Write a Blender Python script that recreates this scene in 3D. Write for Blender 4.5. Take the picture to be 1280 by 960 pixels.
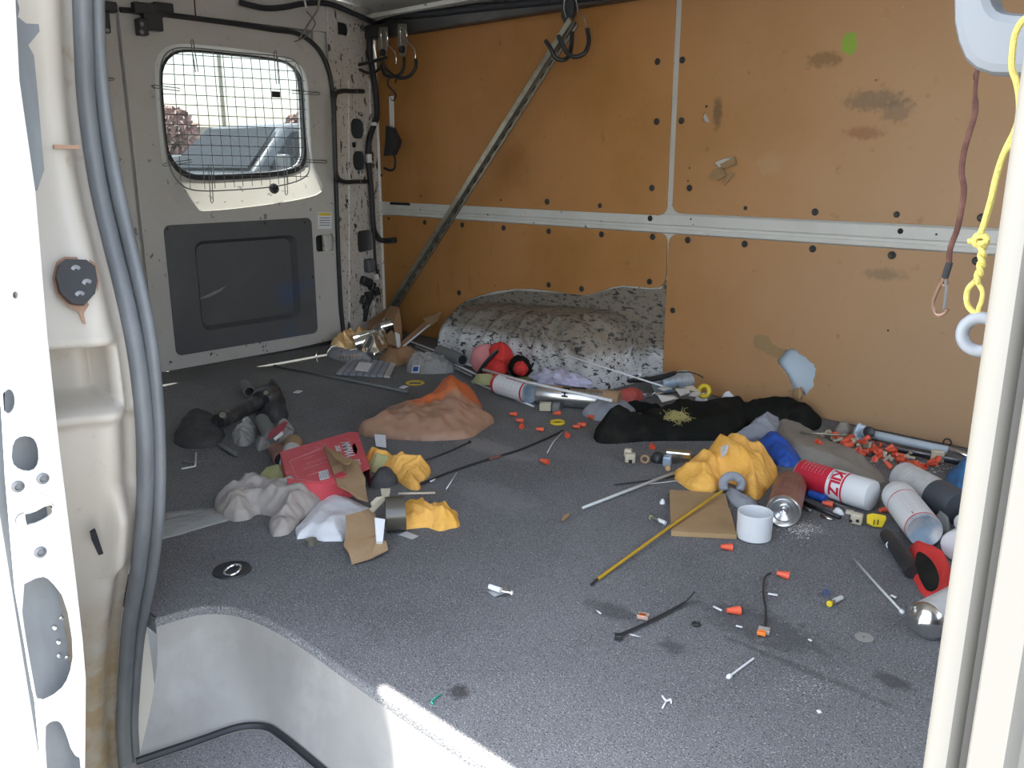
import bpy, math, random
import numpy as np
from mathutils import Vector, Matrix, noise
for o in list(bpy.data.objects): bpy.data.objects.remove(o)
C = bpy.context.scene.collection
PI = math.pi

# ---------------------------------------------------------------- camera
CAM_H = 0.7
PITCH = math.atan(278/1069.0); AZ = math.atan(1162/1104.0); FPX = 1069.0
FW = (-math.cos(AZ), math.sin(AZ)); RT = (math.sin(AZ), math.cos(AZ))
cam_d = bpy.data.cameras.new('camera'); cam = bpy.data.objects.new('camera', cam_d); C.objects.link(cam)
cam.location = (0, 0, CAM_H)
look = Vector((FW[0]*math.cos(PITCH), FW[1]*math.cos(PITCH), -math.sin(PITCH)))
cam.rotation_euler = look.to_track_quat('-Z', 'Y').to_euler()
cam_d.sensor_width = 36; cam_d.lens = FPX/1280*36; cam_d.clip_start = 0.02; cam_d.clip_end = 300
bpy.context.scene.camera = cam
# ---------------------------------------------------------------- sky, sun, exposure
w = bpy.data.worlds.new('sky'); bpy.context.scene.world = w; w.use_nodes = True
nt = w.node_tree; bg = nt.nodes['Background']
sky = nt.nodes.new('ShaderNodeTexSky'); sky.sky_type = 'NISHITA'; sky.sun_disc = False
sky.sun_elevation = math.radians(70); sky.sun_rotation = math.radians(230); sky.air_density = 1.3; sky.dust_density = 1.2
hs = nt.nodes.new('ShaderNodeHueSaturation'); hs.inputs['Saturation'].default_value = .55
nt.links.new(sky.outputs[0], hs.inputs['Color']); nt.links.new(hs.outputs[0], bg.inputs[0]); bg.inputs[1].default_value = 0.25
sl = bpy.data.lights.new('sun', 'SUN'); sun = bpy.data.objects.new('sun', sl); C.objects.link(sun)
sl.energy = 9.0; sl.angle = math.radians(0.6); sl.color = (1.0, .95, .86)
sun.rotation_euler = Vector((0.27, 0.14, -1.0)).to_track_quat('-Z', 'Y').to_euler()
vs = bpy.context.scene.view_settings
vs.view_transform = 'Standard'; vs.look = 'None'; vs.gamma = 1.0; vs.use_curve_mapping = False
vs.exposure = 1.95

# ---------------------------------------------------------------- measuring helpers: photo pixel -> point on a real plane
WY, XR = 2.27, -2.82
def ray(px, py):
    dx = px-640; dy = py-480
    f = FPX*math.cos(PITCH)-dy*math.sin(PITCH); z = -(FPX*math.sin(PITCH)+dy*math.cos(PITCH))
    return (FW[0]*f+RT[0]*dx, FW[1]*f+RT[1]*dx, z)
def F(px, py, z=0.0):
    r = ray(px, py); s = (z-CAM_H)/r[2]; return Vector((r[0]*s, r[1]*s, z))
def PY(px, py, y):
    r = ray(px, py); s = y/r[1]; return Vector((r[0]*s, y, CAM_H+r[2]*s))
def PX(px, py, x):
    r = ray(px, py); s = x/r[0]; return Vector((x, r[1]*s, CAM_H+r[2]*s))
def W(px, py, off=0.0): return PY(px, py, WY-off)
def R(px, py, off=0.0): return PX(px, py, XR+off)

# ---------------------------------------------------------------- materials
def mk(name, col, rough=.6, metal=0.0, layers=(), bump=None, alpha=1.0, trans=0.0, spots=(), spec=None, coat=0.0, emit=None):
    m = bpy.data.materials.new(name); m.use_nodes = True; n = m.node_tree.nodes; L = m.node_tree.links
    b = n['Principled BSDF']; b.inputs['Base Color'].default_value = (*col, 1); b.inputs['Roughness'].default_value = rough
    b.inputs['Metallic'].default_value = metal; b.inputs['Alpha'].default_value = alpha
    b.inputs['Transmission Weight'].default_value = trans
    if coat: b.inputs['Coat Weight'].default_value = coat
    if spec is not None: b.inputs['Specular IOR Level'].default_value = spec
    if layers or bump or spots: geo = n.new('ShaderNodeNewGeometry')
    def mathn(op, a, c=None, clamp=False):
        q = n.new('ShaderNodeMath'); q.operation = op; q.use_clamp = clamp
        for i, v in enumerate((a, c)):
            if v is None: continue
            if isinstance(v, (int, float)): q.inputs[i].default_value = v
            else: L.new(v, q.inputs[i])
        return q.outputs[0]
    def noise_fac(scale, lo, hi, stretch=(1, 1, 1), detail=6, off=0.0):
        mp = n.new('ShaderNodeMapping'); L.new(geo.outputs['Position'], mp.inputs[0]); mp.inputs['Scale'].default_value = stretch
        mp.inputs['Location'].default_value = (off, off*1.7, off*.6)
        t = n.new('ShaderNodeTexNoise'); t.inputs['Scale'].default_value = scale; t.inputs['Detail'].default_value = detail
        t.inputs['Roughness'].default_value = .62
        L.new(mp.outputs[0], t.inputs['Vector'])
        r = n.new('ShaderNodeMapRange'); L.new(t.outputs[0], r.inputs[0]); r.inputs[1].default_value = lo; r.inputs[2].default_value = hi
        return r.outputs[0]
    cur = None
    def mix(fac, c2):
        nonlocal cur
        x = n.new('ShaderNodeMix'); x.data_type = 'RGBA'; L.new(fac, x.inputs[0])
        if cur is None: x.inputs[6].default_value = (*col, 1)
        else: L.new(cur, x.inputs[6])
        x.inputs[7].default_value = (*c2, 1); cur = x.outputs[2]
    for i, l in enumerate(layers):
        c2, sc, lo, hi = l[:4]; o = l[4] if len(l) > 4 else {}
        f = noise_fac(sc, lo, hi, o.get('st', (1, 1, 1)), o.get('d', 6), o.get('off', i*7.3))
        if 'zr' in o or 'xr' in o or 'yr' in o:
            sp = n.new('ShaderNodeSeparateXYZ'); L.new(geo.outputs['Position'], sp.inputs[0])
            for k, ax in (('xr', 0), ('yr', 1), ('zr', 2)):
                if k in o:
                    mr = n.new('ShaderNodeMapRange'); L.new(sp.outputs[ax], mr.inputs[0])
                    mr.inputs[1].default_value = o[k][0]; mr.inputs[2].default_value = o[k][1]; f = mathn('MULTIPLY', f, mr.outputs[0])
        if 'a' in o: f = mathn('MULTIPLY', f, o['a'])
        mix(f, c2)
    for s in spots:   # (centre, (rx,ry,rz), colour, strength)
        c, rad, c2, st = s[:4]; nz = s[4] if len(s) > 4 else .5
        mp = n.new('ShaderNodeVectorMath'); mp.operation = 'SUBTRACT'; L.new(geo.outputs['Position'], mp.inputs[0]); mp.inputs[1].default_value = tuple(c)
        dv = n.new('ShaderNodeVectorMath'); dv.operation = 'DIVIDE'; L.new(mp.outputs[0], dv.inputs[0]); dv.inputs[1].default_value = tuple(rad)
        ln = n.new('ShaderNodeVectorMath'); ln.operation = 'LENGTH'; L.new(dv.outputs[0], ln.inputs[0])
        d = mathn('ADD', ln.outputs['Value'], mathn('MULTIPLY', noise_fac(60, 0, 1, (1, 1, 1), 5, 3.1), nz*2))
        d = mathn('SUBTRACT', 1+nz, d)
        mix(mathn('MULTIPLY', mathn('MULTIPLY', d, 5.0 if nz < .6 else 2.0, True), st, True), c2)
    if cur is not None: L.new(cur, b.inputs['Base Color'])
    if bump:
        t = n.new('ShaderNodeTexNoise'); t.inputs['Scale'].default_value = bump[0]; t.inputs['Detail'].default_value = 4
        L.new(geo.outputs['Position'], t.inputs['Vector'])
        bn = n.new('ShaderNodeBump'); bn.inputs['Strength'].default_value = bump[1]; bn.inputs['Distance'].default_value = bump[2] if len(bump) > 2 else .004
        L.new(t.outputs[0], bn.inputs['Height']); L.new(bn.outputs[0], b.inputs['Normal'])
    return m
CHIP = (.035, .033, .035)
M = {}
M['white'] = mk('white_van_paint', (.66, .65, .62), .42, layers=[((.50, .47, .41), 3, .45, .75, {'a': .5}), (CHIP, 26, .70, .715), ((.35, .28, .2), 45, .68, .75, {'a': .5})], bump=(5, .15, .01))
M['door'] = mk('scuffed_grey_white_door_paint', (.50, .485, .465), .5, layers=[((.40, .37, .32), 4, .45, .75, {'a': .5}), (CHIP, 30, .635, .65, {'zr': (1.3, .1), 'd': 9}), (CHIP, 60, .72, .73)], bump=(6, .1, .01))
M['pillar'] = mk('chipped_white_pillar_paint', (.60, .58, .55), .45, layers=[((.45, .40, .32), 6, .45, .7, {'a': .6}), (CHIP, 34, .60, .615, {'st': (1, 1, .45), 'd': 9}), (CHIP, 90, .61, .63), (CHIP, 14, .66, .67)], bump=(8, .1, .01))
M['wheel'] = mk('chipped_dirty_wheel_box_paint', (.66, .67, .68), .5, layers=[((.20, .17, .13), 5, .22, .40, {'zr': (.10, .14), 'a': .95}), ((.24, .205, .16), 7, .36, .50, {'zr': (.03, .12), 'xr': (-1.95, -1.7), 'a': .9}), ((.13, .11, .09), 38, .56, .62, {'zr': (.06, .15), 'a': .8}), (CHIP, 60, .572, .585, {'st': (.5, 1, 1.5), 'd': 10}), (CHIP, 140, .605, .625, {'st': (.4, 1, 1.2)}), (CHIP, 16, .64, .65, {'d': 8})], bump=(20, .3, .01))
M['wallmetal'] = mk('white_painted_body_side_metal', (.63, .63, .60), .4, layers=[((.48, .46, .42), 5, .45, .8, {'a': .6}), (CHIP, 30, .665, .675, {'st': (.8, 1, 1), 'xr': (-1.2, -1.9)}), (CHIP, 60, .70, .71), (CHIP, 22, .62, .635, {'zr': (.45, .3), 'xr': (-1.0, -1.5)})])
M['jamb'] = mk('dirty_white_door_jamb_paint', (.47, .44, .40), .4, layers=[((.42, .36, .28), 7, .42, .75, {'st': (1, 1, .3), 'a': .7}), ((.30, .18, .09), 16, .62, .75, {'a': .7}), ((.36, .26, .14), 20, .40, .6, {'zr': (.12, -.12), 'a': .9})], bump=(6, .2, .01))
M['doorwhite'] = mk('clean_white_sliding_door_paint', (.66, .66, .65), .3, layers=[((.6, .59, .56), 5, .5, .8, {'a': .5})], coat=.3)
M['board'] = mk('orange_brown_hardboard', (.46, .215, .070), .6,
    layers=[((.36, .165, .035), 3.0, .42, .66, {'a': .75}), ((.50, .30, .15), 2.2, .3, .6, {'a': .7, 'xr': (-1.7, -.8)}), ((.42, .28, .17), 1.2, .0, .2, {'xr': (-1.6, -.6), 'a': .72}), ((.26, .12, .04), 18, .63, .74, {'a': .7}), ((.16, .08, .03), 55, .69, .74, {'a': .6}), ((.55, .42, .25), 70, .70, .76, {'a': .6}), ((.17, .08, .03), 9, .60, .78, {'st': (4, 1, .7), 'a': .55, 'xr': (-1.5, -2.2), 'zr': (.75, .5)})],  # greyer tone to the right paints door light and haze into the board
    bump=(180, .12, .002),
    spots=[(W(1062, 55), (.022, .05, .03), (.22, .42, .04), .85, .5), (W(1092, 126), (.10, .05, .028), (.16, .12, .085), .6, .9),
           (W(1120, 138), (.05, .05, .03), (.16, .12, .09), .5, .9), (W(1030, 75), (.06, .05, .022), (.2, .12, .05), .7, .8),
           (W(897, 141), (.018, .05, .055), (.12, .075, .04), .7, .6), (W(1082, 166), (.06, .05, .02), (.28, .13, .06), .7, .8),
           (W(960, 205), (.05, .05, .035), (.50, .34, .2), .3, .8), (W(1105, 343), (.06, .05, .02), (.22, .15, .09), .6, .8),
           (W(640, 205), (.14, .05, .09), (.33, .14, .045), .4, .8)])
M['boardedge'] = mk('torn_hardboard_fibre', (.34, .22, .11), .9, bump=(200, .6, .004))
M['outer'] = mk('pale_blue_grey_outer_skin', (.62, .74, .86), .5)
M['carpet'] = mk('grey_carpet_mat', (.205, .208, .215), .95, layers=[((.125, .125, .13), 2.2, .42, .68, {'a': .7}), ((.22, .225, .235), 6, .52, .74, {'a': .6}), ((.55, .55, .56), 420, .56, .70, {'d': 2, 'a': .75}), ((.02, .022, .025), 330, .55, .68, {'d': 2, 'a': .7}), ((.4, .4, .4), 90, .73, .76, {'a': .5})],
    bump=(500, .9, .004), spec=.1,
    spots=[(F(615, 560), (.17, .05, .1), (.36, .35, .34), .45, .9), (F(620, 620), (.14, .07, .1), (.32, .32, .32), .35, .9), (F(700, 500), (.2, .05, .1), (.3, .29, .28), .3, .9), (F(955, 785), (.13, .06, .1), (.08, .08, .085), .6, .9), (F(1115, 852), (.035, .02, .1), (.07, .07, .075), .7, .8), (F(840, 808), (.03, .025, .1), (.07, .07, .075), .6, .8),  # first spots: dusty carpet, with its soft lit patch painted into the colour
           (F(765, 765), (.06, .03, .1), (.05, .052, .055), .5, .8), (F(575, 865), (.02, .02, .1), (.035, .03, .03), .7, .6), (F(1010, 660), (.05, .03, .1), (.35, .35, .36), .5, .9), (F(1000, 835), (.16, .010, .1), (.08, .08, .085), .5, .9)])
M['greyplastic'] = mk('grey_step_plastic', (.27, .262, .25), .55, layers=[((.36, .36, .35), 9, .5, .75, {'a': .7}), ((.16, .16, .165), 5, .5, .75, {'a': .6}), ((.5, .5, .5), 120, .72, .76, {'a': .5})], bump=(90, .15, .002))
M['seal'] = mk('blue_grey_rubber_door_seal', (.10, .108, .118), .42, layers=[((.20, .22, .24), 12, .42, .7, {'st': (1, 1, .3), 'a': .6})], bump=(60, .1, .002))
M['rubber'] = mk('black_rubber', (.018, .020, .024), .5)
M['black'] = mk('black_plastic', (.022, .024, .028), .45)
M['hose'] = mk('black_ribbed_conduit', (.02, .022, .03), .5, bump=(300, .6, .003))
M['darkpanel'] = mk('dark_grey_trim_panel', (.082, .086, .092), .6, layers=[((.12, .125, .13), 4, .45, .7, {'a': .7}), ((.05, .09, .2), 9, .52, .68, {'a': .7, 'zr': (.33, .2), 'yr': (1.62, 1.74)})], bump=(250, .2, .002))
M['rail'] = mk('dark_metal_rail', (.055, .055, .058), .45, .3, layers=[((.14, .13, .12), 12, .5, .7, {'st': (.4, 1, 1), 'a': .6})])
M['hole'] = mk('dark_void', (.012, .013, .016), .8)
M['zinc'] = mk('dull_zinc_metal', (.40, .38, .32), .38, .85, layers=[((.26, .24, .2), 25, .45, .7)])
M['chrome'] = mk('bright_metal', (.75, .75, .75), .18, 1.0)
M['steel'] = mk('grey_steel_wire', (.20, .205, .22), .4, .6)
M['glass'] = bpy.data.materials.new('tinted_dusty_window_glass'); M['glass'].use_nodes = True
_n = M['glass'].node_tree; _b = _n.nodes['Principled BSDF']; _b.inputs['Base Color'].default_value = (.5, .56, .60, 1); _b.inputs['Roughness'].default_value = .08
_t = _n.nodes.new('ShaderNodeBsdfTransparent'); _t.inputs[0].default_value = (.57, .585, .575, 1); _m = _n.nodes.new('ShaderNodeMixShader'); _m.inputs[0].default_value = .14
_n.links.new(_t.outputs[0], _m.inputs[1]); _n.links.new(_b.outputs[0], _m.inputs[2]); _n.links.new(_m.outputs[0], _n.nodes['Material Output'].inputs[0])
M['rivet'] = mk('black_plastic_rivet', (.03, .028, .026), .5)
M['wht'] = mk('white_plastic', (.74, .76, .78), .35)
M['paper'] = mk('white_paper', (.72, .74, .78), .8, layers=[((.40, .44, .52), 60, .60, .66, {'a': .5})])
M['ink'] = mk('grey_print', (.12, .12, .15), .8)
M['card'] = mk('brown_corrugated_cardboard', (.40, .27, .155), .85, layers=[((.30, .19, .10), 12, .45, .7, {'a': .7})], bump=(90, .2, .003))
M['cardtop'] = mk('tan_cardboard', (.36, .235, .12), .8, layers=[((.43, .29, .15), 12, .45, .7, {'a': .7})])
M['kraft'] = mk('brown_kraft_paper', (.33, .19, .10), .8, layers=[((.22, .12, .06), 9, .45, .7)])
M['gold'] = mk('gold_foil', (.86, .60, .30), .4, .45, bump=(60, .5, .008))
M['foil'] = mk('silver_foil', (.8, .8, .78), .16, 1.0, bump=(25, .2, .006))
M['yellow'] = mk('yellow_microfibre_cloth', (.90, .50, .13), .95, layers=[((.70, .36, .04), 14, .45, .7, {'a': .6}), ((.60, .48, .22), 30, .66, .74, {'a': .6})], bump=(70, .5, .010), spec=.1)
M['palegreen'] = mk('pale_green_cloth', (.42, .42, .20), .9, layers=[((.30, .30, .17), 12, .5, .7)], bump=(200, .3, .003))
M['bag'] = mk('brown_translucent_plastic_bag', (.40, .235, .155), .5, layers=[((.30, .17, .11), 14, .45, .65, {'a': .7})], spots=[(F(577, 495, .035), (.10, .19, .10), (.66, .14, .025), .9, .25)], bump=(40, .3, .006))
M['greybag'] = mk('dusty_grey_plastic_bag', (.42, .385, .36), .5, layers=[((.34, .32, .32), 12, .45, .7, {'a': .8})], bump=(50, .4, .006), alpha=.93)
M['clearbag'] = mk('dusty_clear_plastic', (.55, .56, .56), .22, alpha=.5, bump=(50, .6, .008))
M['red'] = mk('red_fabric', (.60, .035, .03), .8, bump=(200, .3, .003))
M['pink'] = mk('faded_pink_fabric', (.62, .24, .25), .85, bump=(200, .3, .003))
M['redp'] = mk('red_printed_card', (.60, .075, .095), .5, layers=[((.75, .28, .30), 25, .55, .75, {'a': .6})])
M['redlabel'] = mk('red_can_print', (.55, .02, .045), .35)
M['redhat'] = mk('faded_red_hard_plastic', (.50, .085, .07), .5, layers=[((.62, .22, .2), 20, .5, .7)])
M['blackcloth'] = mk('black_fabric', (.010, .011, .010), .9, layers=[((.035, .033, .028), 14, .5, .75, {'a': .7})], bump=(150, .4, .004), spec=.15)
M['darkfabric'] = mk('hazed_dark_fabric', (.045, .047, .05), .85, layers=[((.09, .09, .095), 14, .5, .7)], bump=(120, .4, .004))  # black fabric lifted to grey, painting haze into the colour
M['greycloth'] = mk('grey_fabric', (.30, .32, .36), .9, layers=[((.22, .24, .28), 12, .45, .7)], bump=(220, .3, .003))
M['lav'] = mk('pale_lavender_cloth', (.55, .54, .70), .9, bump=(200, .3, .003))
M['blue'] = mk('blue_plastic_film', (.015, .08, .40), .45)
M['beige'] = mk('beige_plastic', (.52, .47, .36), .5)
M['tansheet'] = mk('dusty_grey_brown_sheet', (.27, .245, .21), .85, layers=[((.21, .19, .17), 10, .45, .7)])
M['orange'] = mk('orange_red_plastic', (.74, .115, .055), .45)
M['orange2'] = mk('orange_plastic', (.80, .20, .03), .4)
M['yelp'] = mk('yellow_plastic', (.72, .54, .03), .4)
M['brownlabel'] = mk('dusty_brown_red_can_print', (.20, .085, .065), .45, layers=[((.30, .15, .12), 20, .45, .7)])
M['cap'] = mk('off_white_can_cap', (.68, .70, .72), .4)
M['greycan'] = mk('pale_grey_can_print', (.52, .53, .53), .4, layers=[((.40, .41, .42), 40, .5, .7, {'a': .6})])
M['silver'] = mk('silver_can_metal', (.66, .67, .68), .28, .95)
M['bluecan'] = mk('scuffed_blue_silver_can', (.30, .40, .50), .4, .3, layers=[((.55, .56, .56), 30, .45, .65)])
M['darkcap'] = mk('dark_grey_can_cap', (.06, .068, .08), .5)
M['ropey'] = mk('yellow_braided_rope', (.52, .43, .11), .7, bump=(300, .5, .003))
M['strap'] = mk('dark_red_brown_cord', (.085, .028, .02), .7, layers=[((.16, .07, .05), 60, .45, .7)])
M['rust'] = mk('rusty_metal', (.28, .17, .12), .4, .7)
M['palegrey'] = mk('pale_blue_grey_plastic', (.20, .215, .235), .45)
M['ring'] = mk('translucent_white_plastic', (.27, .29, .32), .3, alpha=.85)
M['leftw'] = mk('beige_white_plastic_trim', (.155, .15, .138), .45, layers=[((.11, .085, .05), 25, .68, .75, {'a': .5})])
M['fibre'] = mk('yellow_fibres', (.45, .40, .16), .9)
M['asphalt'] = mk('pale_asphalt', (.21, .21, .205), .9, layers=[((.18, .18, .175), 1.5, .4, .7)])
M['carpaint'] = mk('grey_blue_car_paint', (.16, .18, .20), .35, .3, coat=.5)
M['carglass'] = mk('dark_car_glass', (.02, .025, .03), .15, spec=.3)
M['leaf'] = mk('hazy_green_foliage', (.22, .26, .14), .9)
M['leafp'] = mk('pinkish_foliage', (.30, .20, .19), .9)
M['bark'] = mk('bark', (.12, .09, .07), .9)
M['conc'] = mk('tan_concrete_wall', (.42, .39, .34), .9)
M['green'] = mk('green_plastic', (.05, .42, .30), .4)
M['drybrown'] = mk('dry_brown_leaf', (.30, .19, .10), .8)

# ---------------------------------------------------------------- mesh helpers
ORI = {}
def origin(o):
    return ORI.get(o.name, Vector((0, 0, 0)))
class MB:
    def __init__(s): s.v = []; s.f = []
    def add(s, vs, fs):
        n = len(s.v); s.v += [Vector(v) for v in vs]; s.f += [tuple(i+n for i in f) for f in fs]; return s
    def box(s, c, size, rot=None):
        hx, hy, hz = size[0]/2, size[1]/2, size[2]/2
        vs = [Vector((x, y, z)) for x in (-hx, hx) for y in (-hy, hy) for z in (-hz, hz)]
        if rot: vs = [rot @ v for v in vs]
        c = Vector(c)
        return s.add([v+c for v in vs], [(0, 1, 3, 2), (4, 6, 7, 5), (0, 4, 5, 1), (2, 3, 7, 6), (0, 2, 6, 4), (1, 5, 7, 3)])
    def tube(s, pts, r, seg=8, flat=1.0, closed=False):
        pts = [Vector(p) for p in pts]; n = len(pts); rs = r if isinstance(r, (list, tuple)) else [r]*n
        def tan(i):
            if closed: return (pts[(i+1) % n]-pts[i-1]).normalized()
            return (pts[min(i+1, n-1)]-pts[max(i-1, 0)]).normalized()
        t0 = tan(0); up = Vector((0, 0, 1)) if abs(t0.z) < .9 else Vector((0, 1, 0))
        a = t0.cross(up).normalized(); vs = []; fs = []
        for i in range(n):
            t = tan(i); a = (a-t*a.dot(t)).normalized(); b = t.cross(a)
            for k in range(seg):
                q = 2*PI*k/seg; vs.append(pts[i]+(a*math.cos(q)+b*math.sin(q)*flat)*rs[i])
        m = n if closed else n-1
        for i in range(m):
            j = (i+1) % n
            for k in range(seg):
                fs.append((i*seg+k, i*seg+(k+1) % seg, j*seg+(k+1) % seg, j*seg+k))
        if not closed: fs += [tuple(reversed(range(seg))), tuple((n-1)*seg+k for k in range(seg))]
        return s.add(vs, fs)
    def lathe(s, A, d, prof, seg=28, close=True):   # prof: (distance along d, radius)
        d = Vector(d).normalized(); up = Vector((0, 0, 1)) if abs(d.z) < .9 else Vector((1, 0, 0))
        a = d.cross(up).normalized(); b = d.cross(a); A = Vector(A); vs = []; fs = []
        for (t, r) in prof:
            for k in range(seg):
                q = 2*PI*k/seg; vs.append(A+d*t+(a*math.cos(q)+b*math.sin(q))*r)
        for i in range(len(prof)-1):
            for k in range(seg):
                fs.append((i*seg+k, (i+1)*seg+k, (i+1)*seg+(k+1) % seg, i*seg+(k+1) % seg))
        if close:
            if prof[0][1] > 1e-5: fs.append(tuple(range(seg)))
            if prof[-1][1] > 1e-5: fs.append(tuple((len(prof)-1)*seg+k for k in reversed(range(seg))))
        return s.add(vs, fs)
    def slab(s, top, th, n=None):      # polygon points in 3D (one flat face) extruded by th along -normal
        top = [Vector(p) for p in top]
        if n is None:
            n = Vector((0, 0, 0))
            for i in range(len(top)):
                n += top[i].cross(top[(i+1) % len(top)])
            n.normalize()
        k = len(top); vs = top+[p-Vector(n)*th for p in top]
        return s.add(vs, [tuple(range(k)), tuple(reversed(range(k, 2*k)))]+[(i, i+k, (i+1) % k+k, (i+1) % k) for i in range(k)])
    def mesh(s, name, org=Vector((0, 0, 0)), smooth=False):
        me = bpy.data.meshes.new(name); me.from_pydata([tuple(v-org) for v in s.v], [], s.f); me.validate()
        import bmesh
        bm = bmesh.new(); bm.from_mesh(me); bmesh.ops.recalc_face_normals(bm, faces=bm.faces[:]); bm.to_mesh(me); bm.free()
        if smooth:
            me.polygons.foreach_set('use_smooth', [True]*len(me.polygons))
            if smooth != 'all': me.set_sharp_from_angle(angle=math.radians(42))
        return me
def props(o, label=None, cat=None, group=None, kind=None):
    if label: o['label'] = label
    if cat: o['category'] = cat
    if group: o['group'] = group
    if kind: o['kind'] = kind
    return o
def put(name, mb, mat, parent=None, smooth=True, label=None, cat=None, group=None, kind=None, bevel=0):
    """link one mesh object; mb may be an MB (world coordinates) or a ready mesh (world coordinates)"""
    if isinstance(mb, MB):
        if parent is not None: org = origin(parent)
        else:
            xs = [v.x for v in mb.v]; ys = [v.y for v in mb.v]; zs = [v.z for v in mb.v]
            org = Vector(((min(xs)+max(xs))/2, (min(ys)+max(ys))/2, min(zs)))
        me = mb.mesh(name, org, smooth)
    else:
        me = mb
        if parent is not None: org = origin(parent)
        else:
            co = [v.co for v in me.vertices]
            org = Vector(((min(c.x for c in co)+max(c.x for c in co))/2, (min(c.y for c in co)+max(c.y for c in co))/2, min(c.z for c in co)))
        me.transform(Matrix.Translation(-org))
        if smooth:
            me.polygons.foreach_set('use_smooth', [True]*len(me.polygons)); me.set_sharp_from_angle(angle=math.radians(42))
    me.materials.clear(); me.materials.append(M[mat] if isinstance(mat, str) else mat)
    o = bpy.data.objects.new(name, me); C.objects.link(o)
    if parent is None: o.location = org
    else: o.parent = parent
    ORI[o.name] = org
    if bevel:
        b = o.modifiers.new('bevel', 'BEVEL'); b.width = bevel; b.segments = 2; b.limit_method = 'ANGLE'; b.angle_limit = math.radians(50)
    return props(o, label, cat, group, kind)
def thing(name, loc, label, cat, group=None):
    o = bpy.data.objects.new(name, None); C.objects.link(o); o.location = loc; ORI[o.name] = Vector(loc); o.empty_display_size = .05
    return props(o, label, cat, group)
def struct(name, mb, mat, **k): return put(name, mb, mat, None, kind='structure', **k)
def rrect(x0, y0, x1, y1, r, n=6):
    rs = r if isinstance(r, (list, tuple)) else [r]*4; out = []
    for (cx, cy, a0, rr) in ((x0+rs[0], y0+rs[0], 180, rs[0]), (x1-rs[1], y0+rs[1], 270, rs[1]), (x1-rs[2], y1-rs[2], 0, rs[2]), (x0+rs[3], y1-rs[3], 90, rs[3])):
        for k in range(n+1):
            a = math.radians(a0+90*k/n); out.append((cx+rr*math.cos(a), cy+rr*math.sin(a)))
    return out
def plate(outer, holes, th, mat4, bevel=0.0):
    """flat plate with holes, local XY, thickness th centred on z=0, moved by mat4 -> mesh in world coordinates"""
    cu = bpy.data.curves.new('tmp', 'CURVE'); cu.dimensions = '2D'; cu.fill_mode = 'BOTH'; cu.extrude = max(th/2-bevel, 0.00001)
    if bevel: cu.bevel_depth = bevel; cu.bevel_resolution = 1; cu.offset = -bevel
    for lp in [outer]+list(holes):
        sp = cu.splines.new('POLY'); sp.points.add(len(lp)-1); sp.use_cyclic_u = True
        for p, q in zip(sp.points, lp): p.co = (q[0], q[1], 0, 1)
    ob = bpy.data.objects.new('tmp', cu); me = bpy.data.meshes.new_from_object(ob)
    me = me.copy(); bpy.data.objects.remove(ob); bpy.data.curves.remove(cu)
    me.transform(mat4)
    if mat4.determinant() < 0: me.flip_normals()
    return me
def m4(o, x, y, z):
    return Matrix(((x[0], y[0], z[0], o[0]), (x[1], y[1], z[1], o[1]), (x[2], y[2], z[2], o[2]), (0, 0, 0, 1)))
def M_wall(y): return m4((0, y, 0), (1, 0, 0), (0, 0, 1), (0, -1, 0))        # local (X,Z) -> plane y
def M_rear(x): return m4((x, 0, 0), (0, 1, 0), (0, 0, 1), (1, 0, 0))         # local (Y,Z) -> plane x
def M_flat(z): return m4((0, 0, z), (1, 0, 0), (0, 1, 0), (0, 0, 1))
def smoothpts(pts, n=6, closed=False):
    pts = [Vector(p) for p in pts]; out = []; N = len(pts)
    rng = range(N) if closed else range(N-1)
    for i in rng:
        p0 = pts[(i-1) % N] if closed or i > 0 else pts[i]; p1 = pts[i]; p2 = pts[(i+1) % N]
        p3 = pts[(i+2) % N] if closed or i+2 < N else p2
        for k in range(n):
            t = k/n; out.append(.5*((2*p1)+(p2-p0)*t+(2*p0-5*p1+4*p2-p3)*t*t+(3*p1-p0-3*p2+p3)*t**3))
    if not closed: out.append(pts[-1])
    return out
def chaikin(p, it=2):
    for _ in range(it):
        q = []
        for i in range(len(p)):
            a = p[i]; b = p[(i+1) % len(p)]
            q += [(a[0]*.75+b[0]*.25, a[1]*.75+b[1]*.25), (a[0]*.25+b[0]*.75, a[1]*.25+b[1]*.75)]
        p = q
    return p
def outline(px, H=0.0, z0=0.0, k=.62):
    """pixel outline -> ground outline, far side taken a little above the floor because the heap has height"""
    ys = [p[1] for p in px]; a, b = min(ys), max(ys)
    return [tuple(F(p[0], p[1], z0+H*k*((b-p[1])/(b-a)))[:2]) for p in px]
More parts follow.
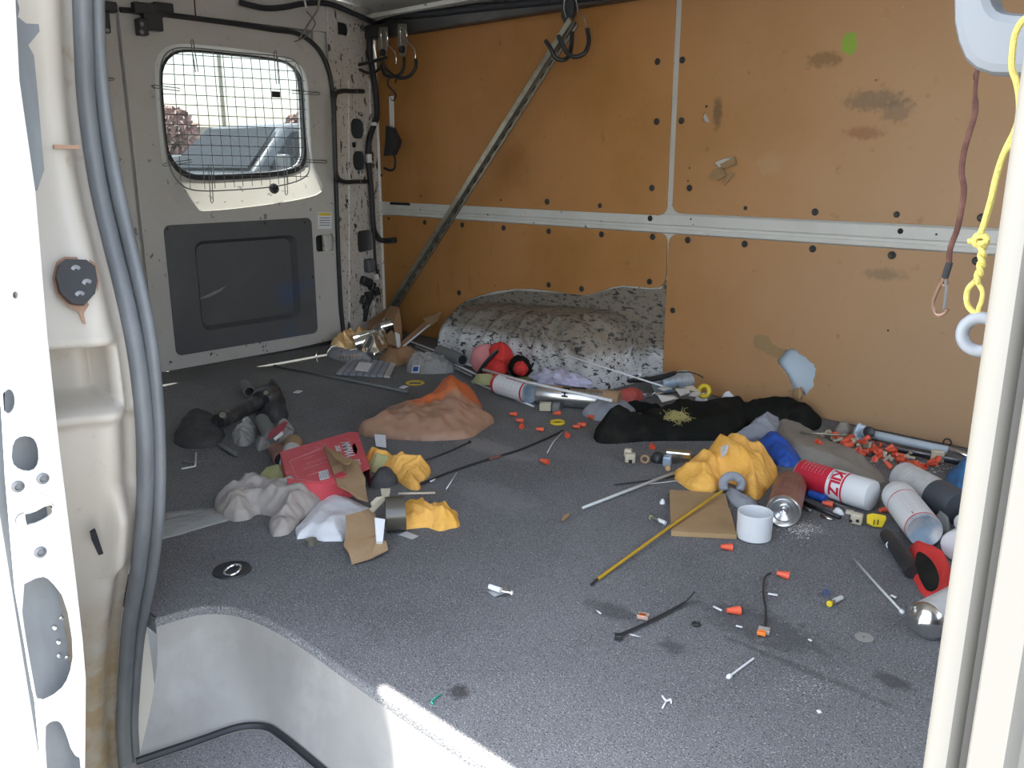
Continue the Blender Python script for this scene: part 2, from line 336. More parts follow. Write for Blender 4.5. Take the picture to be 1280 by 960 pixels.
def heap(px, H, seed=0, z0=0.0, edge=.04, fold=.35, fs=14.0, crump=.3, cs=18.0, kk=.62, res=None, world=None, tilt=None, under=0.004, smooth=2, bumps=()):
    poly = chaikin(world if world else outline(px, H, z0, kk), smooth)
    if smooth: poly = [(x+.004*noise.noise(Vector((x*45, y*45, seed))), y+.004*noise.noise(Vector((x*45, y*45, seed+9)))) for x, y in poly]
    poly = np.array(poly)
    lo = poly.min(0); hi = poly.max(0); ext = (hi-lo).max(); res = res or max(ext/85, .0018)
    nx = int((hi[0]-lo[0])/res)+3; ny = int((hi[1]-lo[1])/res)+3
    gx, gy = np.meshgrid(lo[0]-res+np.arange(nx+1)*res, lo[1]-res+np.arange(ny+1)*res, indexing='ij')
    P = np.stack([gx.ravel(), gy.ravel()], 1); A = poly; B = np.roll(poly, -1, 0)
    ins = np.zeros(len(P), bool); best = np.full(len(P), 1e9); near = P.copy()
    for a, b in zip(A, B):
        c = ((a[1] > P[:, 1]) != (b[1] > P[:, 1]))
        with np.errstate(divide='ignore', invalid='ignore'):
            xi = (b[0]-a[0])*(P[:, 1]-a[1])/(b[1]-a[1]+1e-12)+a[0]
        ins ^= c & (P[:, 0] < xi)
        ab = b-a; t = np.clip(((P-a)@ab)/(ab@ab+1e-12), 0, 1); q = a+t[:, None]*ab; d = np.hypot(*(P-q).T)
        u = d < best; best[u] = d[u]; near[u] = q[u]
    ins2 = ins.astype(int).reshape(nx+1, ny+1); idx = -np.ones((nx+1)*(ny+1), int); mb = MB(); faces = []
    quads = []
    for i in range(nx):
        for j in range(ny):
            if ins2[i, j]+ins2[i+1, j]+ins2[i, j+1]+ins2[i+1, j+1] >= 2:
                quads.append((i*(ny+1)+j, (i+1)*(ny+1)+j, (i+1)*(ny+1)+j+1, i*(ny+1)+j+1))
    vs = []
    rnd = random.Random(seed); ang = rnd.uniform(0, PI); ca, sa = math.cos(ang), math.sin(ang)
    for q in quads:
        for k in q:
            if idx[k] < 0:
                idx[k] = len(vs)
                if ins[k]:
                    x, y = P[k]; d = best[k]; e = min(1, d/(edge*.8)); e0 = min(1, d/(edge*.18)); pf = .36*math.sqrt(max(0, 1-(1-e0)**2))+.64*e*e*(3-2*e)
                    u = x*ca+y*sa; v = (-x*sa+y*ca)*.35
                    wv = noise.noise(Vector((u*3, v*6, seed)))*.6
                    f2 = noise.noise(Vector((x*7, y*7, seed*1.3+5))); rg = 0; am = .62; q_ = fs
                    for oc in range(3):
                        nv = noise.noise(Vector((u*q_+wv*(1+oc), v*q_+wv*.7, seed*3.7+oc*9)))
                        rg += am*max(0, 1-abs(nv)*3.2)**1.3; am *= .52; q_ *= 1.9
                    cr = 0
                    if crump > 0:
                        for oc, sc_ in enumerate((1.0, 2.3)):
                            vd = noise.voronoi(Vector((x*cs*sc_+wv, y*cs*sc_, seed*2.1+oc)))[0]
                            cr += (.65, .35)[oc]*min(1, vd[0]*1.5)
                    z = H*pf*((1-fold)*(.72+.9*f2)+fold*(.25+.95*rg))*(1-crump)+H*pf*crump*(.15+1.15*cr)
                    for (bx, by, bh, br) in bumps:
                        z += bh*math.exp(-((x-bx)**2+(y-by)**2)/(br*br))*pf
                    z = max(z, .0015)
                    vs.append((x, y, z0+z))
                else: vs.append((near[k][0], near[k][1], z0))
        faces.append(tuple(int(idx[k]) for k in q))
    # underside, so that the heap is closed
    edges = {}
    for f in faces:
        for a, b in zip(f, f[1:]+f[:1]): edges[(a, b)] = 1
    n = len(vs); low = {}
    for (a, b) in list(edges):
        if (b, a) not in edges:
            for k in (a, b):
                if k not in low: low[k] = n+len(low)
            faces.append((b, a, low[a], low[b]))
    for k in low: vs.append((vs[k][0], vs[k][1], z0-.0005))
    mb.add(vs, faces); return mb
def heapobj(name, px, H, mat, label=None, cat=None, parent=None, group=None, **k):
    o = put(name, heap(px, H, **k), mat, parent, smooth='all', label=label, cat=cat, group=group); return o
def blob(c, r, seed=0, amp=.12, sc=1.6, n=24):
    mb = MB(); c = Vector(c); vs = []
    for i in range(n+1):
        th = PI*i/n
        for j in range(n*2):
            ph = PI*j/n; d = Vector((math.sin(th)*math.cos(ph), math.sin(th)*math.sin(ph), math.cos(th)))
            k = 1+amp*noise.noise(d*sc+Vector((seed, 0, 0)))+amp*.6*(.4-abs(noise.noise(d*sc*2.2+Vector((0, seed, 0))))*2)
            q = Vector((d.x*r[0]*k, d.y*r[1]*k, d.z*r[2]*k))+c; q.z = max(q.z, .0015); vs.append(q)
    m = n*2
    mb.add(vs, [(i*m+j, (i+1)*m+j, (i+1)*m+(j+1) % m, i*m+(j+1) % m) for i in range(n) for j in range(m)]); return mb
def text_mesh(body, size, ext=.0002, bold=0.0, sx=1.0):
    cu = bpy.data.curves.new('t', 'FONT'); cu.body = body; cu.size = size; cu.extrude = ext; cu.align_x = 'CENTER'; cu.align_y = 'CENTER'; cu.offset = bold
    ob = bpy.data.objects.new('t', cu); me = bpy.data.meshes.new_from_object(ob).copy()
    bpy.data.objects.remove(ob); bpy.data.curves.remove(cu)
    me.transform(Matrix.Diagonal((sx, 1, 1, 1)))
    import bmesh
    bm = bmesh.new(); bm.from_mesh(me); bmesh.ops.triangulate(bm, faces=bm.faces[:])
    if size > .012:
        for _ in range(4):
            ed = [e for e in bm.edges if e.calc_length() > .005]
            if not ed: break
            bmesh.ops.subdivide_edges(bm, edges=ed, cuts=1); bmesh.ops.triangulate(bm, faces=bm.faces[:])
    bm.to_mesh(me); bm.free()
    return me
def text_flat(name, body, size, o, x, y, mat, parent, bold=0.0, sx=1.0):
    me = text_mesh(body, size, .0002, bold, sx); x = Vector(x).normalized(); y = Vector(y); y = (y-x*y.dot(x)).normalized(); z = x.cross(y)
    me.transform(m4(Vector(o)+z*.0006, x, y, z)); return put(name, me, mat, parent, smooth=False)
def text_can(name, body, size, A, d, r, t, ang, mat, parent, bold=0.0, flip=1):
    """wraps print round a can: reads with 'up' along flip*d, centred at axial position t and angle ang from straight up"""
    me = text_mesh(body, size, .0001, bold); d = Vector(d).normalized()*flip; u = Vector((0, 0, 1)); u = (u-d*u.dot(d)).normalized(); s_ = d.cross(u)
    A = Vector(A)+Vector(d)*flip*t
    for v in me.vertices:
        a = ang+v.co.x/r; n = u*math.cos(a)+s_*math.sin(a)
        v.co = A+d*v.co.y+n*(r+.0005+v.co.z)
    return put(name, me, mat, parent, smooth=False)

# ================================================================ STRUCTURE
def xz(p): return (p.x, p.z)
def yz(p): return (p.y, p.z)
# outside ground
g = MB().box((-6, 0, -.70), (90, 90, .1)); struct('ground', g, 'asphalt', smooth=False)
# cargo floor with the rounded step well cut out of its near edge
edge_top = [(-1.245, .492), (-1.243, .51), (-1.232, .555), (-1.205, .585), (-1.165, .603), (-1.10, .614), (-1.0, .617), (-.7, .612), (.75, .608)]
sm = [tuple(p[:2]) for p in smoothpts([(a, b, 0) for a, b in edge_top], 5)]
fl = plate(sm+[(.75, 2.30), (-2.96, 2.30), (-2.96, .492)], [], .03, M_flat(-.015), .004)
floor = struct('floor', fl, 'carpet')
# riser and step
et = smoothpts([(a, b, -.014) for a, b in edge_top], 5)
bt = smoothpts([(-1.165, .41, -.17), (-1.155, .45, -.17), (-1.142, .50, -.17), (-1.128, .555, -.17), (-1.10, .585, -.17), (-1.06, .592, -.17), (-.95, .592, -.17), (-.7, .588, -.17), (.75, .585, -.17)], 5)
vs_ = []; rows = 8; n = len(et)
for i in range(rows+1):
    t = i/rows; b = t**2.2
    for a, c in zip(et, bt):
        p = a.lerp(c, b); p.z = -.014+(-.172+.014)*t; vs_.append(p)
fs_ = [(i*n+j, i*n+j+1, (i+1)*n+j+1, (i+1)*n+j) for i in range(rows) for j in range(n-1)]
rs = MB().add(vs_, fs_); struct('trim_1', rs, 'greyplastic', smooth='all', label='grey moulded riser of the side step')
st = plate([(p.x, p.y) for p in bt]+[(.75, .18), (-1.165, .18)], [], .02, M_flat(-.18)); struct('step', st, 'greyplastic')
sc = [((p.x+.02), (p.y-.016)) for p in bt[3:]]
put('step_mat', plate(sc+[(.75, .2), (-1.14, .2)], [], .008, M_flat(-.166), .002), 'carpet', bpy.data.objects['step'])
put('step_seal_lip', MB().tube([Vector((p.x+.004, p.y-.003, -.168)) for p in bt], .006, 6), 'rubber', bpy.data.objects['step'])
# near body side, behind the opening and in front of it, and header
nw = MB()
nw.box((-2.14, .445, .44), (1.42, .21, 1.72)); nw.box((-.30, .51, 1.28), (2.2, .10, .10)); nw.box((-1.31, .44, 1.15), (.22, .26, .30))  # unseen corner box and extra wall thickness added to keep sun off the step
struct('wall_near', nw, 'doorwhite', smooth=False)
# front bulkhead
struct('wall_front', MB().box((.80, 1.3, .32), (.04, 2.0, .68)), 'white', smooth=False)
# ceiling, gently arched, with ribs
cv = []; N = 12
for i in range(N+1):
    y = .50+i*(2.36-.50)/N; z = 1.262+.07*math.sin(PI*i/N)
    for x in (-2.96, .82): cv.append((x, y, z))
    for x in (-2.96, .82): cv.append((x, y, z+.02))
cf = []
for i in range(N):
    a = i*4; b = a+4
    cf += [(a, a+1, b+1, b), (a+2, b+2, b+3, a+3)]
cf += [(0, 2, 3, 1), (4*N, 4*N+1, 4*N+3, 4*N+2)]
ceil = struct('ceiling', MB().add(cv, cf), 'white')
for x in (-2.2, -1.45, -.7):
    rb = MB()
    for i in range(N):
        y = .56+i*(2.28-.56)/N; y2 = .56+(i+1)*(2.28-.56)/N; z = 1.255+.07*math.sin(PI*i/N); z2 = 1.255+.07*math.sin(PI*(i+1)/N)
        rb.slab([(x-.03, y, z-.012), (x+.03, y, z-.012), (x+.03, y2, z2-.012), (x-.03, y2, z2-.012)], -.02, (0, 0, 1))
    put('roof_rib', rb, 'white', ceil, smooth=False)
# ---- far body side: metal behind the hardboard
holeC = W(996, 466)
hole2 = [(holeC.x+a*1.7, holeC.z+b*1.5) for a, b in ((-.05, -.07), (.05, -.07), (.07, 0), (.03, .06), (-.05, .05))]
wr = plate([(-2.96, -.02), (.8, -.02), (.8, 1.30), (-2.96, 1.30)], [hole2], .012, M_wall(2.283))
wall = struct('wall_right', wr, 'wallmetal')
put('outer_skin', MB().box((holeC.x, 2.31, .15), (.6, .01, .5)), 'outer', wall, smooth=False)
# belt rail: proud white pressing with a groove line
pr = [(-.0, 2.277), (.0, 2.277)]
zt = .545; zb = W(480, 267.5).z; zb2 = W(1265, 318).z
rl = MB(); prof = [(2.277, zt), (2.2725, zt-.004), (2.2725, zb+.024), (2.2765, zb+.020), (2.2765, zb+.014), (2.272, zb+.010), (2.272, zb), (2.277, zb-.004)]
v = [(x, y, z) for x in (-2.93, .78) for (y, z) in prof]; k = len(prof)
rl.add(v, [(i, i+1, k+i+1, k+i) for i in range(k-1)])
put('belt_rail', rl, 'wallmetal', wall, smooth=False)
for (px, py, r) in ((812, 273, .010), (821, 268, .004), (1125, 289, .008), (863, 274, .003), (866, 281, .002), (525, 262, .003), (1170, 293, .003)):
    p = W(px, py); put('rail_hole', MB().lathe((p.x, 2.2735, p.z), (0, -1, 0), [(0, r), (.0016, r*.9)], 10), 'hole', wall)
p0, p1 = W(487, 252), W(512, 256)
put('rail_slot', plate(rrect(p0.x, p0.z-.012, p1.x, p0.z-.002, .004, 3), [], .002, M_wall(2.2722)), 'hole', wall)
# ---- hardboard panels (each its own piece) with rivets
BY = 2.2685; BT = .006
def board(name_label, pts, holes=(), riv=()):
    o = put('hardboard_panel', plate(pts, holes, BT, M_wall(BY+BT/2-.0), .0012), 'board', wall, label=name_label)
    for (px, py, r) in riv:
        p = PY(px, py, BY)
        if r < .0045:
            mb = MB().lathe((p.x, BY+.0005, p.z), (0, -1, 0), [(0, r), (.0012, r*.8)], 9); put('screw_hole', mb, 'hole', o)
        else:
            mb = MB().lathe((p.x, BY+.0005, p.z), (0, -1, 0), [(0, r*1.02), (.0022, r), (.0035, r*.75), (.0028, r*.5), (.0028, 0.0)], 14); put('rivet', mb, 'rivet', o)
    return o
Rv = .0098
xL = -2.905; xs0 = W(839.5, 120).x; xs1 = W(847, 120).x
board('upper hardboard panel left of the vertical strip', rrect(xL, W(600, 258).z, xs0, 1.17, [.004, .03, .004, .004]),
      riv=((822, 77, Rv), (821, 152, Rv), (815, 235, Rv), (526, 245, .004), (626, 250, .004), (684, 252, Rv), (750, 257, .008), (477, 219, .006), (707, 143, .002), (598, 137, .002)))
hUR = [xz(W(x, y)) for x, y in ((892, 203), (905, 198), (919, 196), (921, 204), (908, 207), (899, 211))]
hUR2 = [xz(W(x, y)) for x, y in ((878, 146), (881, 140), (886, 150), (887, 154), (880, 152))]
ur = board('upper hardboard panel right of the vertical strip', rrect(xs1, .548, .75, 1.17, [.03, .004, .004, .004]), [hUR, hUR2],
      riv=((853, 75, Rv), (852, 151, Rv), (862, 235, Rv), (932, 260, .006), (1019, 265, Rv), (1121, 268, .008), (1227, 272, Rv), (862, 210, .003), (860, 226, .003), (1095, 100, .002), (883, 133, .004)))
dm = M['boardedge']
put('torn_flap', MB().slab([W(900, 206, .006), W(919, 197, .004), W(921, 205, .010), W(905, 211, .016)], .003), 'boardedge', ur, smooth=False)
put('torn_flap', MB().slab([W(893, 212, .003), W(903, 208, .003), W(908, 219, .012), W(897, 226, .009), W(886, 221, .003)], .002), 'boardedge', ur, smooth=False)
put('torn_flap', MB().slab([W(905, 222, .003), W(913, 214, .003), W(919, 217, .004), W(906, 232, .008)], .002), 'boardedge', ur, smooth=False)
xr0 = W(834, 300).x
lowL = [xz(W(x, y)) for x, y in ((833.5, 296), (833, 330), (832.5, 345), (830, 354), (824, 359), (812, 360), (795, 358), (778, 357), (765, 359), (748, 365), (735, 368.5), (715, 368), (690, 364), (665, 361), (645, 361), (620, 364), (598, 370), (582, 376), (572, 384), (563, 396), (555, 410), (546, 428), (540, 440))]
lowL = [(x, max(z, .002)) for x, z in lowL]
ztl = zb-.004
board('lower hardboard panel in front of the wheel box', [(lowL[0][0]-.02, ztl), (lowL[0][0]-.006, ztl-.006), (lowL[0][0], ztl-.02)]+lowL[1:]+[(xL, .002), (xL, ztl)],
      riv=((486, 273, .006), (531, 278, Rv), (578, 281, Rv), (629.5, 285, Rv), (686, 289, Rv), (752, 293, Rv), (816, 296, Rv), (574, 366, Rv), (686, 356, Rv), (727, 361, Rv), (812, 352, Rv), (599, 343, .002), (619, 357, .0025)))
rag = random.Random(4)
ragh = [(977, 443), (983, 437), (990, 436), (996, 438), (1003, 444), (1010, 449), (1017, 456), (1020, 462), (1018, 470), (1016, 476), (1017, 483), (1012, 488), (1008, 494), (1003, 492), (1001, 484), (996, 487), (990, 488), (988, 478), (984, 468), (979, 462), (974, 456), (972, 450), (975, 447)]
hLR = []
for i, (a, b) in enumerate(ragh):
    a2, b2 = ragh[(i+1) % len(ragh)]
    for t in (0, .5): hLR.append(xz(W(a+(a2-a)*t+rag.uniform(-.8, .8), b+(b2-b)*t+rag.uniform(-.8, .8))))
lr = board('lower hardboard panel with the ragged hole', rrect(W(836, 300).x, .002, .75, ztl, [.004, .004, .004, .03]), [hLR],
      riv=((860, 300, Rv), (931, 305, Rv), (1016, 311, Rv), (1115, 319, .0105), (1221, 326, .0105), (841, 388, .009), (1110, 413, .003)))
put('torn_layer', MB().slab([PY(x, y, BY-.0008) for x, y in ((944, 419), (952, 418), (960, 420), (966, 430), (974, 434), (982, 438), (975, 448), (966, 446), (956, 440), (944, 435), (941, 427))], .0008), 'boardedge', lr, smooth=False)
for pts in (((990, 488), (998, 484), (1004, 492), (1000, 500), (994, 498)), ((988, 480), (993, 486), (990, 494), (984, 488))):
    put('torn_flap', MB().slab([PY(x, y, BY-.004-.006*(i % 2)) for i, (x, y) in enumerate(pts)], .002), 'cardtop', lr, smooth=False)
# ---- wheel box with flange
fx = [xz(W(x, y)) for x, y in ((835, 345), (826, 361), (812, 362), (778, 359), (765, 361), (735, 370), (690, 366), (645, 363), (600, 371), (583, 377), (573, 385), (563, 397), (545, 428), (537, 440), (640, 470), (829, 470))]
fx = [(x, max(z, -.005)) for x, z in fx]
wb = thing('wheel_arch', (-1.97, 2.1, 0), None, None); wb['kind'] = 'structure'
put('flange', plate(fx, [], .004, M_wall(2.2725), .001), 'wheel', wb)
mb = MB(); NU, NT = 90, 26; vs_ = []
def wb_pt(u, t):
    s = 2*u-1; e = (max(0, 1-abs(s)**5))**(1/4.0)
    D = .225*e+.012; H = (.175+.055*u)*(max(0, 1-abs(s)**7))**(1/3.0)+.004
    c, q = math.cos(t*PI/2), math.sin(t*PI/2)
    y = 2.274-D*q**.62; z = H*max(c, 0)**.62
    rib = 0
    for r0, wd in ((.12, .012), (.27, .014), (.41, .016), (.56, .018), (.70, .02)):
        rr = r0+(t-.6)*(-.09); rib += math.exp(-((u-rr)/wd)**4)*.011*min(1, max(0, (t-.15)*5))
    dent = .016*noise.noise(Vector((u*7, t*2.2, 3.3)))*(1 if t > .1 else 0)+(.012*noise.noise(Vector((u*26-t*6, t*7, 7.3))) if u > .55 and t > .15 else 0)
    k2 = rib+dent
    return Vector((-2.40+.83*u, y-k2*q, max(z+k2*c, -.002)))
for i in range(NU+1):
    for j in range(NT+1): vs_.append(wb_pt(i/NU, j/NT))
mb.add(vs_, [(i*(NT+1)+j, i*(NT+1)+j+1, (i+1)*(NT+1)+j+1, (i+1)*(NT+1)+j) for i in range(NU) for j in range(NT)])
put('wheel_box', mb, 'wheel', wb, smooth='all')
# ---- dark rail under the roof and its pale edge
struct('trim_2', MB().box((-1.45, 2.235, 1.190), (2.95, .05, .05)), 'rail', smooth=False, bevel=.006, label='dark metal rail along the top of the boards')
struct('trim_3', MB().box((-1.4, 2.215, 1.236), (2.95, .09, .014)), 'wallmetal', smooth=False, label='white roof flange above the dark rail')
# ---- rear: header, sill, pillar
hd = MB(); hd.box((-2.85, 1.18, 1.22), (.05, 1.66, .115)); rear = struct('wall_rear', hd, 'door', smooth=False)
put('door_frame', MB().box((-2.846, 1.985, .62), (.016, .11, 1.26)), 'door', rear, smooth=False); put('rear_sill', MB().box((-2.86, 1.2, -.02), (.10, 2.0, .03)), 'door', rear, smooth=False)
pu = Vector((-.10, .27, 0)).normalized(); pn = Vector((.27, .10, 0)).normalized(); po = Vector((-2.82, 2.0, 0))
def PP(px, py, off=0.0):
    r = Vector(ray(px, py)); c = Vector((0, 0, CAM_H)); o = po+pn*off; s = (o-c).dot(pn)/r.dot(pn); return c+r*s
def ppuv(px, py): p = PP(px, py); return ((p-po).dot(pu), p.z)
def hole_uv(px, py, hw, hh, r=.4):
    a = ppuv(px-hw, py+hh); b = ppuv(px+hw, py-hh); w_ = b[0]-a[0]; rr = min(w_, b[1]-a[1])*r; return rrect(a[0], a[1], b[0], b[1], rr, 4)
ph = [hole_uv(429, 36, 7.5, 6), hole_uv(448, 161, 8.5, 12), hole_uv(450, 201, 8, 12), hole_uv(444, 181, 3.5, 3.5, .49), hole_uv(459, 301, 11, 15, .2), hole_uv(421, 25, 1.5, 1.5, .49), hole_uv(451, 52, 1.5, 2.5, .49), hole_uv(450, 142, 2, 2, .49), hole_uv(464, 146, 2, 2, .49), hole_uv(433, 251, 1.7, 1.7, .49), hole_uv(438, 315, 1.7, 1.7, .49), hole_uv(466, 330, 5, 7)]
pil = plate([(-.02, -.01), (.288, -.01), (.288, 1.28), (-.02, 1.28)], ph, .012, m4(po-pn*.006, pu, (0, 0, 1), pn), .002)
tp = struct('trim_4', pil, 'pillar', label='chipped white corner pillar beside the rear door')
put('pillar_cavity', MB().slab([po-pn*.045+pu*a+Vector((0, 0, z)) for a, z in ((-.02, 0), (.3, 0), (.3, 1.27), (-.02, 1.27))], .01), 'hole', tp, smooth=False)
rg = MB()
for s0, s1 in (((436, 100), (437, 420)), ((462, 100), (468, 400))):
    rg.tube([PP(s0[0], s0[1], .002), PP(s1[0], s1[1], .002)], .004, 6)
put('pillar_bead', rg, 'pillar', tp)
# ---- rear doors
def YZ(px, py): return yz(R(px, py))
d1 = thing('door_1', (XR, 1.6, 0), None, None); d1['kind'] = 'structure'
dout = [(1.217, .004), (1.93, .004), (1.955, .010), (1.972, .03), (1.978, .06), (1.980, .9), (1.975, 1.0), (1.955, 1.075), (1.92, 1.118), (1.87, 1.140), (1.7, 1.150), (1.5, 1.158), (1.217, 1.165)]
win = [YZ(x, y) for x, y in ((193, 85), (197, 68), (208, 58), (224, 54), (260, 57), (300, 61), (345, 68), (366, 73), (378, 83), (385, 100), (387, 150), (390, 205), (400, 222), (405, 236), (398, 244), (360, 252), (300, 260), (255, 264), (235, 262), (222, 256), (212, 244), (206, 228), (198, 160))]
gl = [yz(PX(x, y, XR-.085)) for x, y in ((199, 95), (202, 80), (210, 69), (222, 63), (240, 62), (280, 66), (320, 70), (355, 75), (368, 80), (375, 90), (378, 105), (380, 150), (382, 190), (381, 203), (374, 213), (350, 219), (300, 222), (250, 224), (232, 221), (219, 212), (210, 198), (206, 185), (202, 140))]
def resamp(lp, n):
    pts = [Vector((a, b, 0)) for a, b in lp]; L = [0]
    for i in range(len(pts)): L.append(L[-1]+(pts[(i+1) % len(pts)]-pts[i]).length)
    out = []
    for k in range(n):
        s = L[-1]*k/n
        for i in range(len(pts)):
            if L[i] <= s <= L[i+1]:
                t = (s-L[i])/(L[i+1]-L[i]+1e-9); out.append(pts[i].lerp(pts[(i+1) % len(pts)], t)); break
    return out
win_s = [(p.x, p.y) for p in resamp(chaikin(win, 2), 72)]; gl_s = [(p.x, p.y) for p in resamp(chaikin(gl, 2), 72)]
pan = [YZ(x, y) for x, y in ((203, 282), (388, 272), (397, 416), (220, 446))]
py0, py1, pz0, pz1 = 1.288, 1.862, .052, .495
dh = [win_s, rrect(py0+.004, pz0+.004, py1-.004, pz1-.004, .02), rrect(*(YZ(396, 315)+YZ(417, 293)), .012)]
put('door_skin', plate(dout, dh, .012, M_rear(XR-.006), .002), 'door', d1)
# sloped window surround
v = [(XR-.008, a, b) for a, b in win_s]+[(XR-.083, a, b) for a, b in gl_s]; n = 72
put('window_surround', MB().add(v, [(i, (i+1) % n, n+(i+1) % n, n+i) for i in range(n)]), 'door', d1, smooth='all')
cen = Vector((sum(a for a, b in gl_s)/n, sum(b for a, b in gl_s)/n, 0))
gin = [(cen.x+(a-cen.x)*.97, cen.y+(b-cen.y)*.955+.004) for a, b in gl_s]
gi = put('window_seal', plate([(cen.x+(a-cen.x)*1.03, cen.y+(b-cen.y)*1.04) for a, b in gl_s], [gin], .012, M_rear(XR-.085), .002), 'rubber', d1)
put('window_pane', plate([(cen.x+(a-cen.x)*1.01, cen.y+(b-cen.y)*1.01) for a, b in gl_s], [], .004, M_rear(XR-.090)), 'glass', d1)
# outside skin of the doors, with the window opening
put('outer_skin', plate([(1.217, .0), (2.05, .0), (2.05, 1.27), (1.217, 1.27)], [gin], .01, M_rear(XR-.105)), 'doorwhite', d1)
# recessed dark trim panel with inner pocket
pk = [(a, b) for a, b in (YZ(243, 300), YZ(366, 294), YZ(372, 392), YZ(246, 418))]
pk = rrect(1.39, .125, 1.79, .435, .03)
tpnl = put('trim_panel', plate(rrect(py0, pz0, py1, pz1, .022), [pk], .005, M_rear(XR+.0025), .0015), 'darkpanel', d1)
pk2 = [(1.59+(a-1.59)*.93, .28+(b-.28)*.92) for a, b in pk]; n = len(pk)
v = [(XR+.004, a, b) for a, b in pk]+[(XR-.02, a, b) for a, b in pk2]
put('pocket_wall', MB().add(v, [(i, (i+1) % n, n+(i+1) % n, n+i) for i in range(n)]), 'darkpanel', tpnl, smooth=False)
put('pocket_back', plate(pk2, [], .004, M_rear(XR-.021)), 'darkpanel', tpnl)
put('light_scuff', MB().slab([R(x, y, -.017) for x, y in ((246, 375), (262, 367), (283, 357), (276, 364), (262, 371))], .001), 'greyplastic', tpnl, smooth=False)
for (px, py) in ((381, 278), (331, 279), (391, 346), (209, 286)):
    p = R(px, py, .005); put('screw', MB().lathe(p, (1, 0, 0), [(0, .005), (.002, .004), (.002, 0)], 10), 'rivet', tpnl)
put('door_cavity', MB().slab([R(x, y, -.05) for x, y in ((392, 320), (421, 320), (421, 288), (392, 288))], .01), 'hole', d1, smooth=False)
# window latch boss, warning sticker
p = R(342, 236, -.02); lb = MB().lathe(p, (1, 0, .3), [(0, .019), (.008, .018), (.011, .012), (.006, .009), (.006, 0)], 18); put('window_latch', lb, 'black', d1)
stk = put('warning_sticker', plate([YZ(397, 265), YZ(414, 265), YZ(414, 286), YZ(397, 286)][::-1], [], .0012, M_rear(XR+.001)), 'paper', d1)
put('yellow_heading', plate([YZ(398, 266), YZ(413, 266), YZ(413, 269.5), YZ(398, 269.5)][::-1], [], .0014, M_rear(XR+.0015)), 'yelp', stk)
for yy in (272, 275, 278, 281): put('print_line', plate([YZ(399, yy), YZ(412, yy), YZ(412, yy+.9), YZ(399, yy+.9)][::-1], [], .0014, M_rear(XR+.0015)), 'ink', stk)
put('door_rubber_seal', MB().tube(smoothpts([R(x, y, .008) for x, y in ((150, 12), (185, 15), (222, 20), (290, 29), (340, 37), (372, 42), (395, 58), (408, 80), (415, 110), (418, 160), (420, 230), (423, 320), (426, 380), (429, 418), (424, 424), (405, 430), (330, 447), (270, 459), (205, 472))], 5), .0085, 8), 'rubber', d1)
# wire guard
wg = put('window_guard', MB().tube(smoothpts([R(x, y, .02) for x, y in ((200, 100), (203, 75), (215, 62), (240, 60), (300, 66), (358, 72), (374, 84), (379, 110), (382, 160), (387, 205), (380, 222), (350, 232), (300, 237), (245, 238), (222, 226), (210, 200), (203, 150))], 5, True), .0022, 6, closed=True), 'steel', d1)
bx = [(216, 62), (228, 61), (240, 61), (253, 62), (266, 63), (278, 64), (289, 66), (301, 67), (313, 68), (324, 69), (335, 69), (347, 70), (358, 73), (369, 80)]
for i, (x, y) in enumerate(bx):
    xb = x+(17-.35*i)*1.0; yb = 238-i*.8
    if i == 0: xb, yb = 226, 226
    if i == 1: xb = 238
    if i == 13: xb, yb = 376, 224
    put('wire', MB().tube([R(x, y, .021), R(xb, yb, .021)], .0013, 5), 'steel', wg)
for i in range(13):
    y0 = 67+i*12.6; y1 = y0+7-i*.62
    x0 = 200+i*.9; x1 = 380 if i > 1 else 368
    if i == 0: x0 = 212
    if i > 10: x0 = 212+(i-10)*8
    put('wire', MB().tube([R(x0, y0, .0235), R(x1+i*.5, y1+3, .0235)], .0013, 5), 'steel', wg)
def clip(a, b, s):   # long U-shaped wire clip from a to b (pixels)
    (x0, y0), (x1, y1) = a, b; d = Vector((x1-x0, y1-y0, 0)).normalized(); nx, ny = -d.y*s, d.x*s
    pts = [R(x0+nx, y0+ny, .03), R(x1+nx, y1+ny, .022), R(x1+nx*.3+d.x*2, y1+ny*.3+d.y*2, .018), R(x1-nx, y1-ny, .022), R(x0-nx, y0-ny, .03)]
    put('clip', MB().tube(pts, .0015, 6), 'steel', wg)
for a, b in (((246, 90), (240, 51)), ((347, 105), (344, 65)), ((225, 112), (192, 108)), ((365, 115), (398, 117)), ((240, 201), (205, 206)), ((370, 201), (407, 202)), ((262, 205), (265, 252)), ((356, 195), (358, 242))): clip(a, b, 1.6)
put('tag', MB().box(R(345, 118, .026), (.004, .032, .020)), 'black', wg, smooth=False)
# left rear door (only its edge strip shows)
d2 = thing('door_2', (XR, .9, 0), None, None); d2['kind'] = 'structure'
w2 = [(2.455-a, b) for a, b in win_s][::-1]; g2 = [(2.455-a, b) for a, b in gl_s][::-1]; gin2 = [(2.455-a, b) for a, b in gin][::-1]
put('door_skin', plate([(.56, .004), (1.207, .004), (1.207, 1.165), (.56, 1.15)], [w2], .012, M_rear(XR-.006), .002), 'door', d2)
v = [(XR-.008, a, b) for a, b in w2]+[(XR-.083, a, b) for a, b in g2]; n = 72
put('window_surround', MB().add(v, [(i, (i+1) % n, n+(i+1) % n, n+i) for i in range(n)]), 'door', d2, smooth='all')
put('outer_skin', plate([(.4, .0), (1.207, .0), (1.207, 1.27), (.4, 1.27)], [gin2], .01, M_rear(XR-.105)), 'doorwhite', d2)
put('window_pane', plate([(2.455-cen.x+(a-(2.455-cen.x))*1.01, cen.y+(b-cen.y)*1.01) for a, b in g2], [], .004, M_rear(XR-.090)), 'glass', d2)
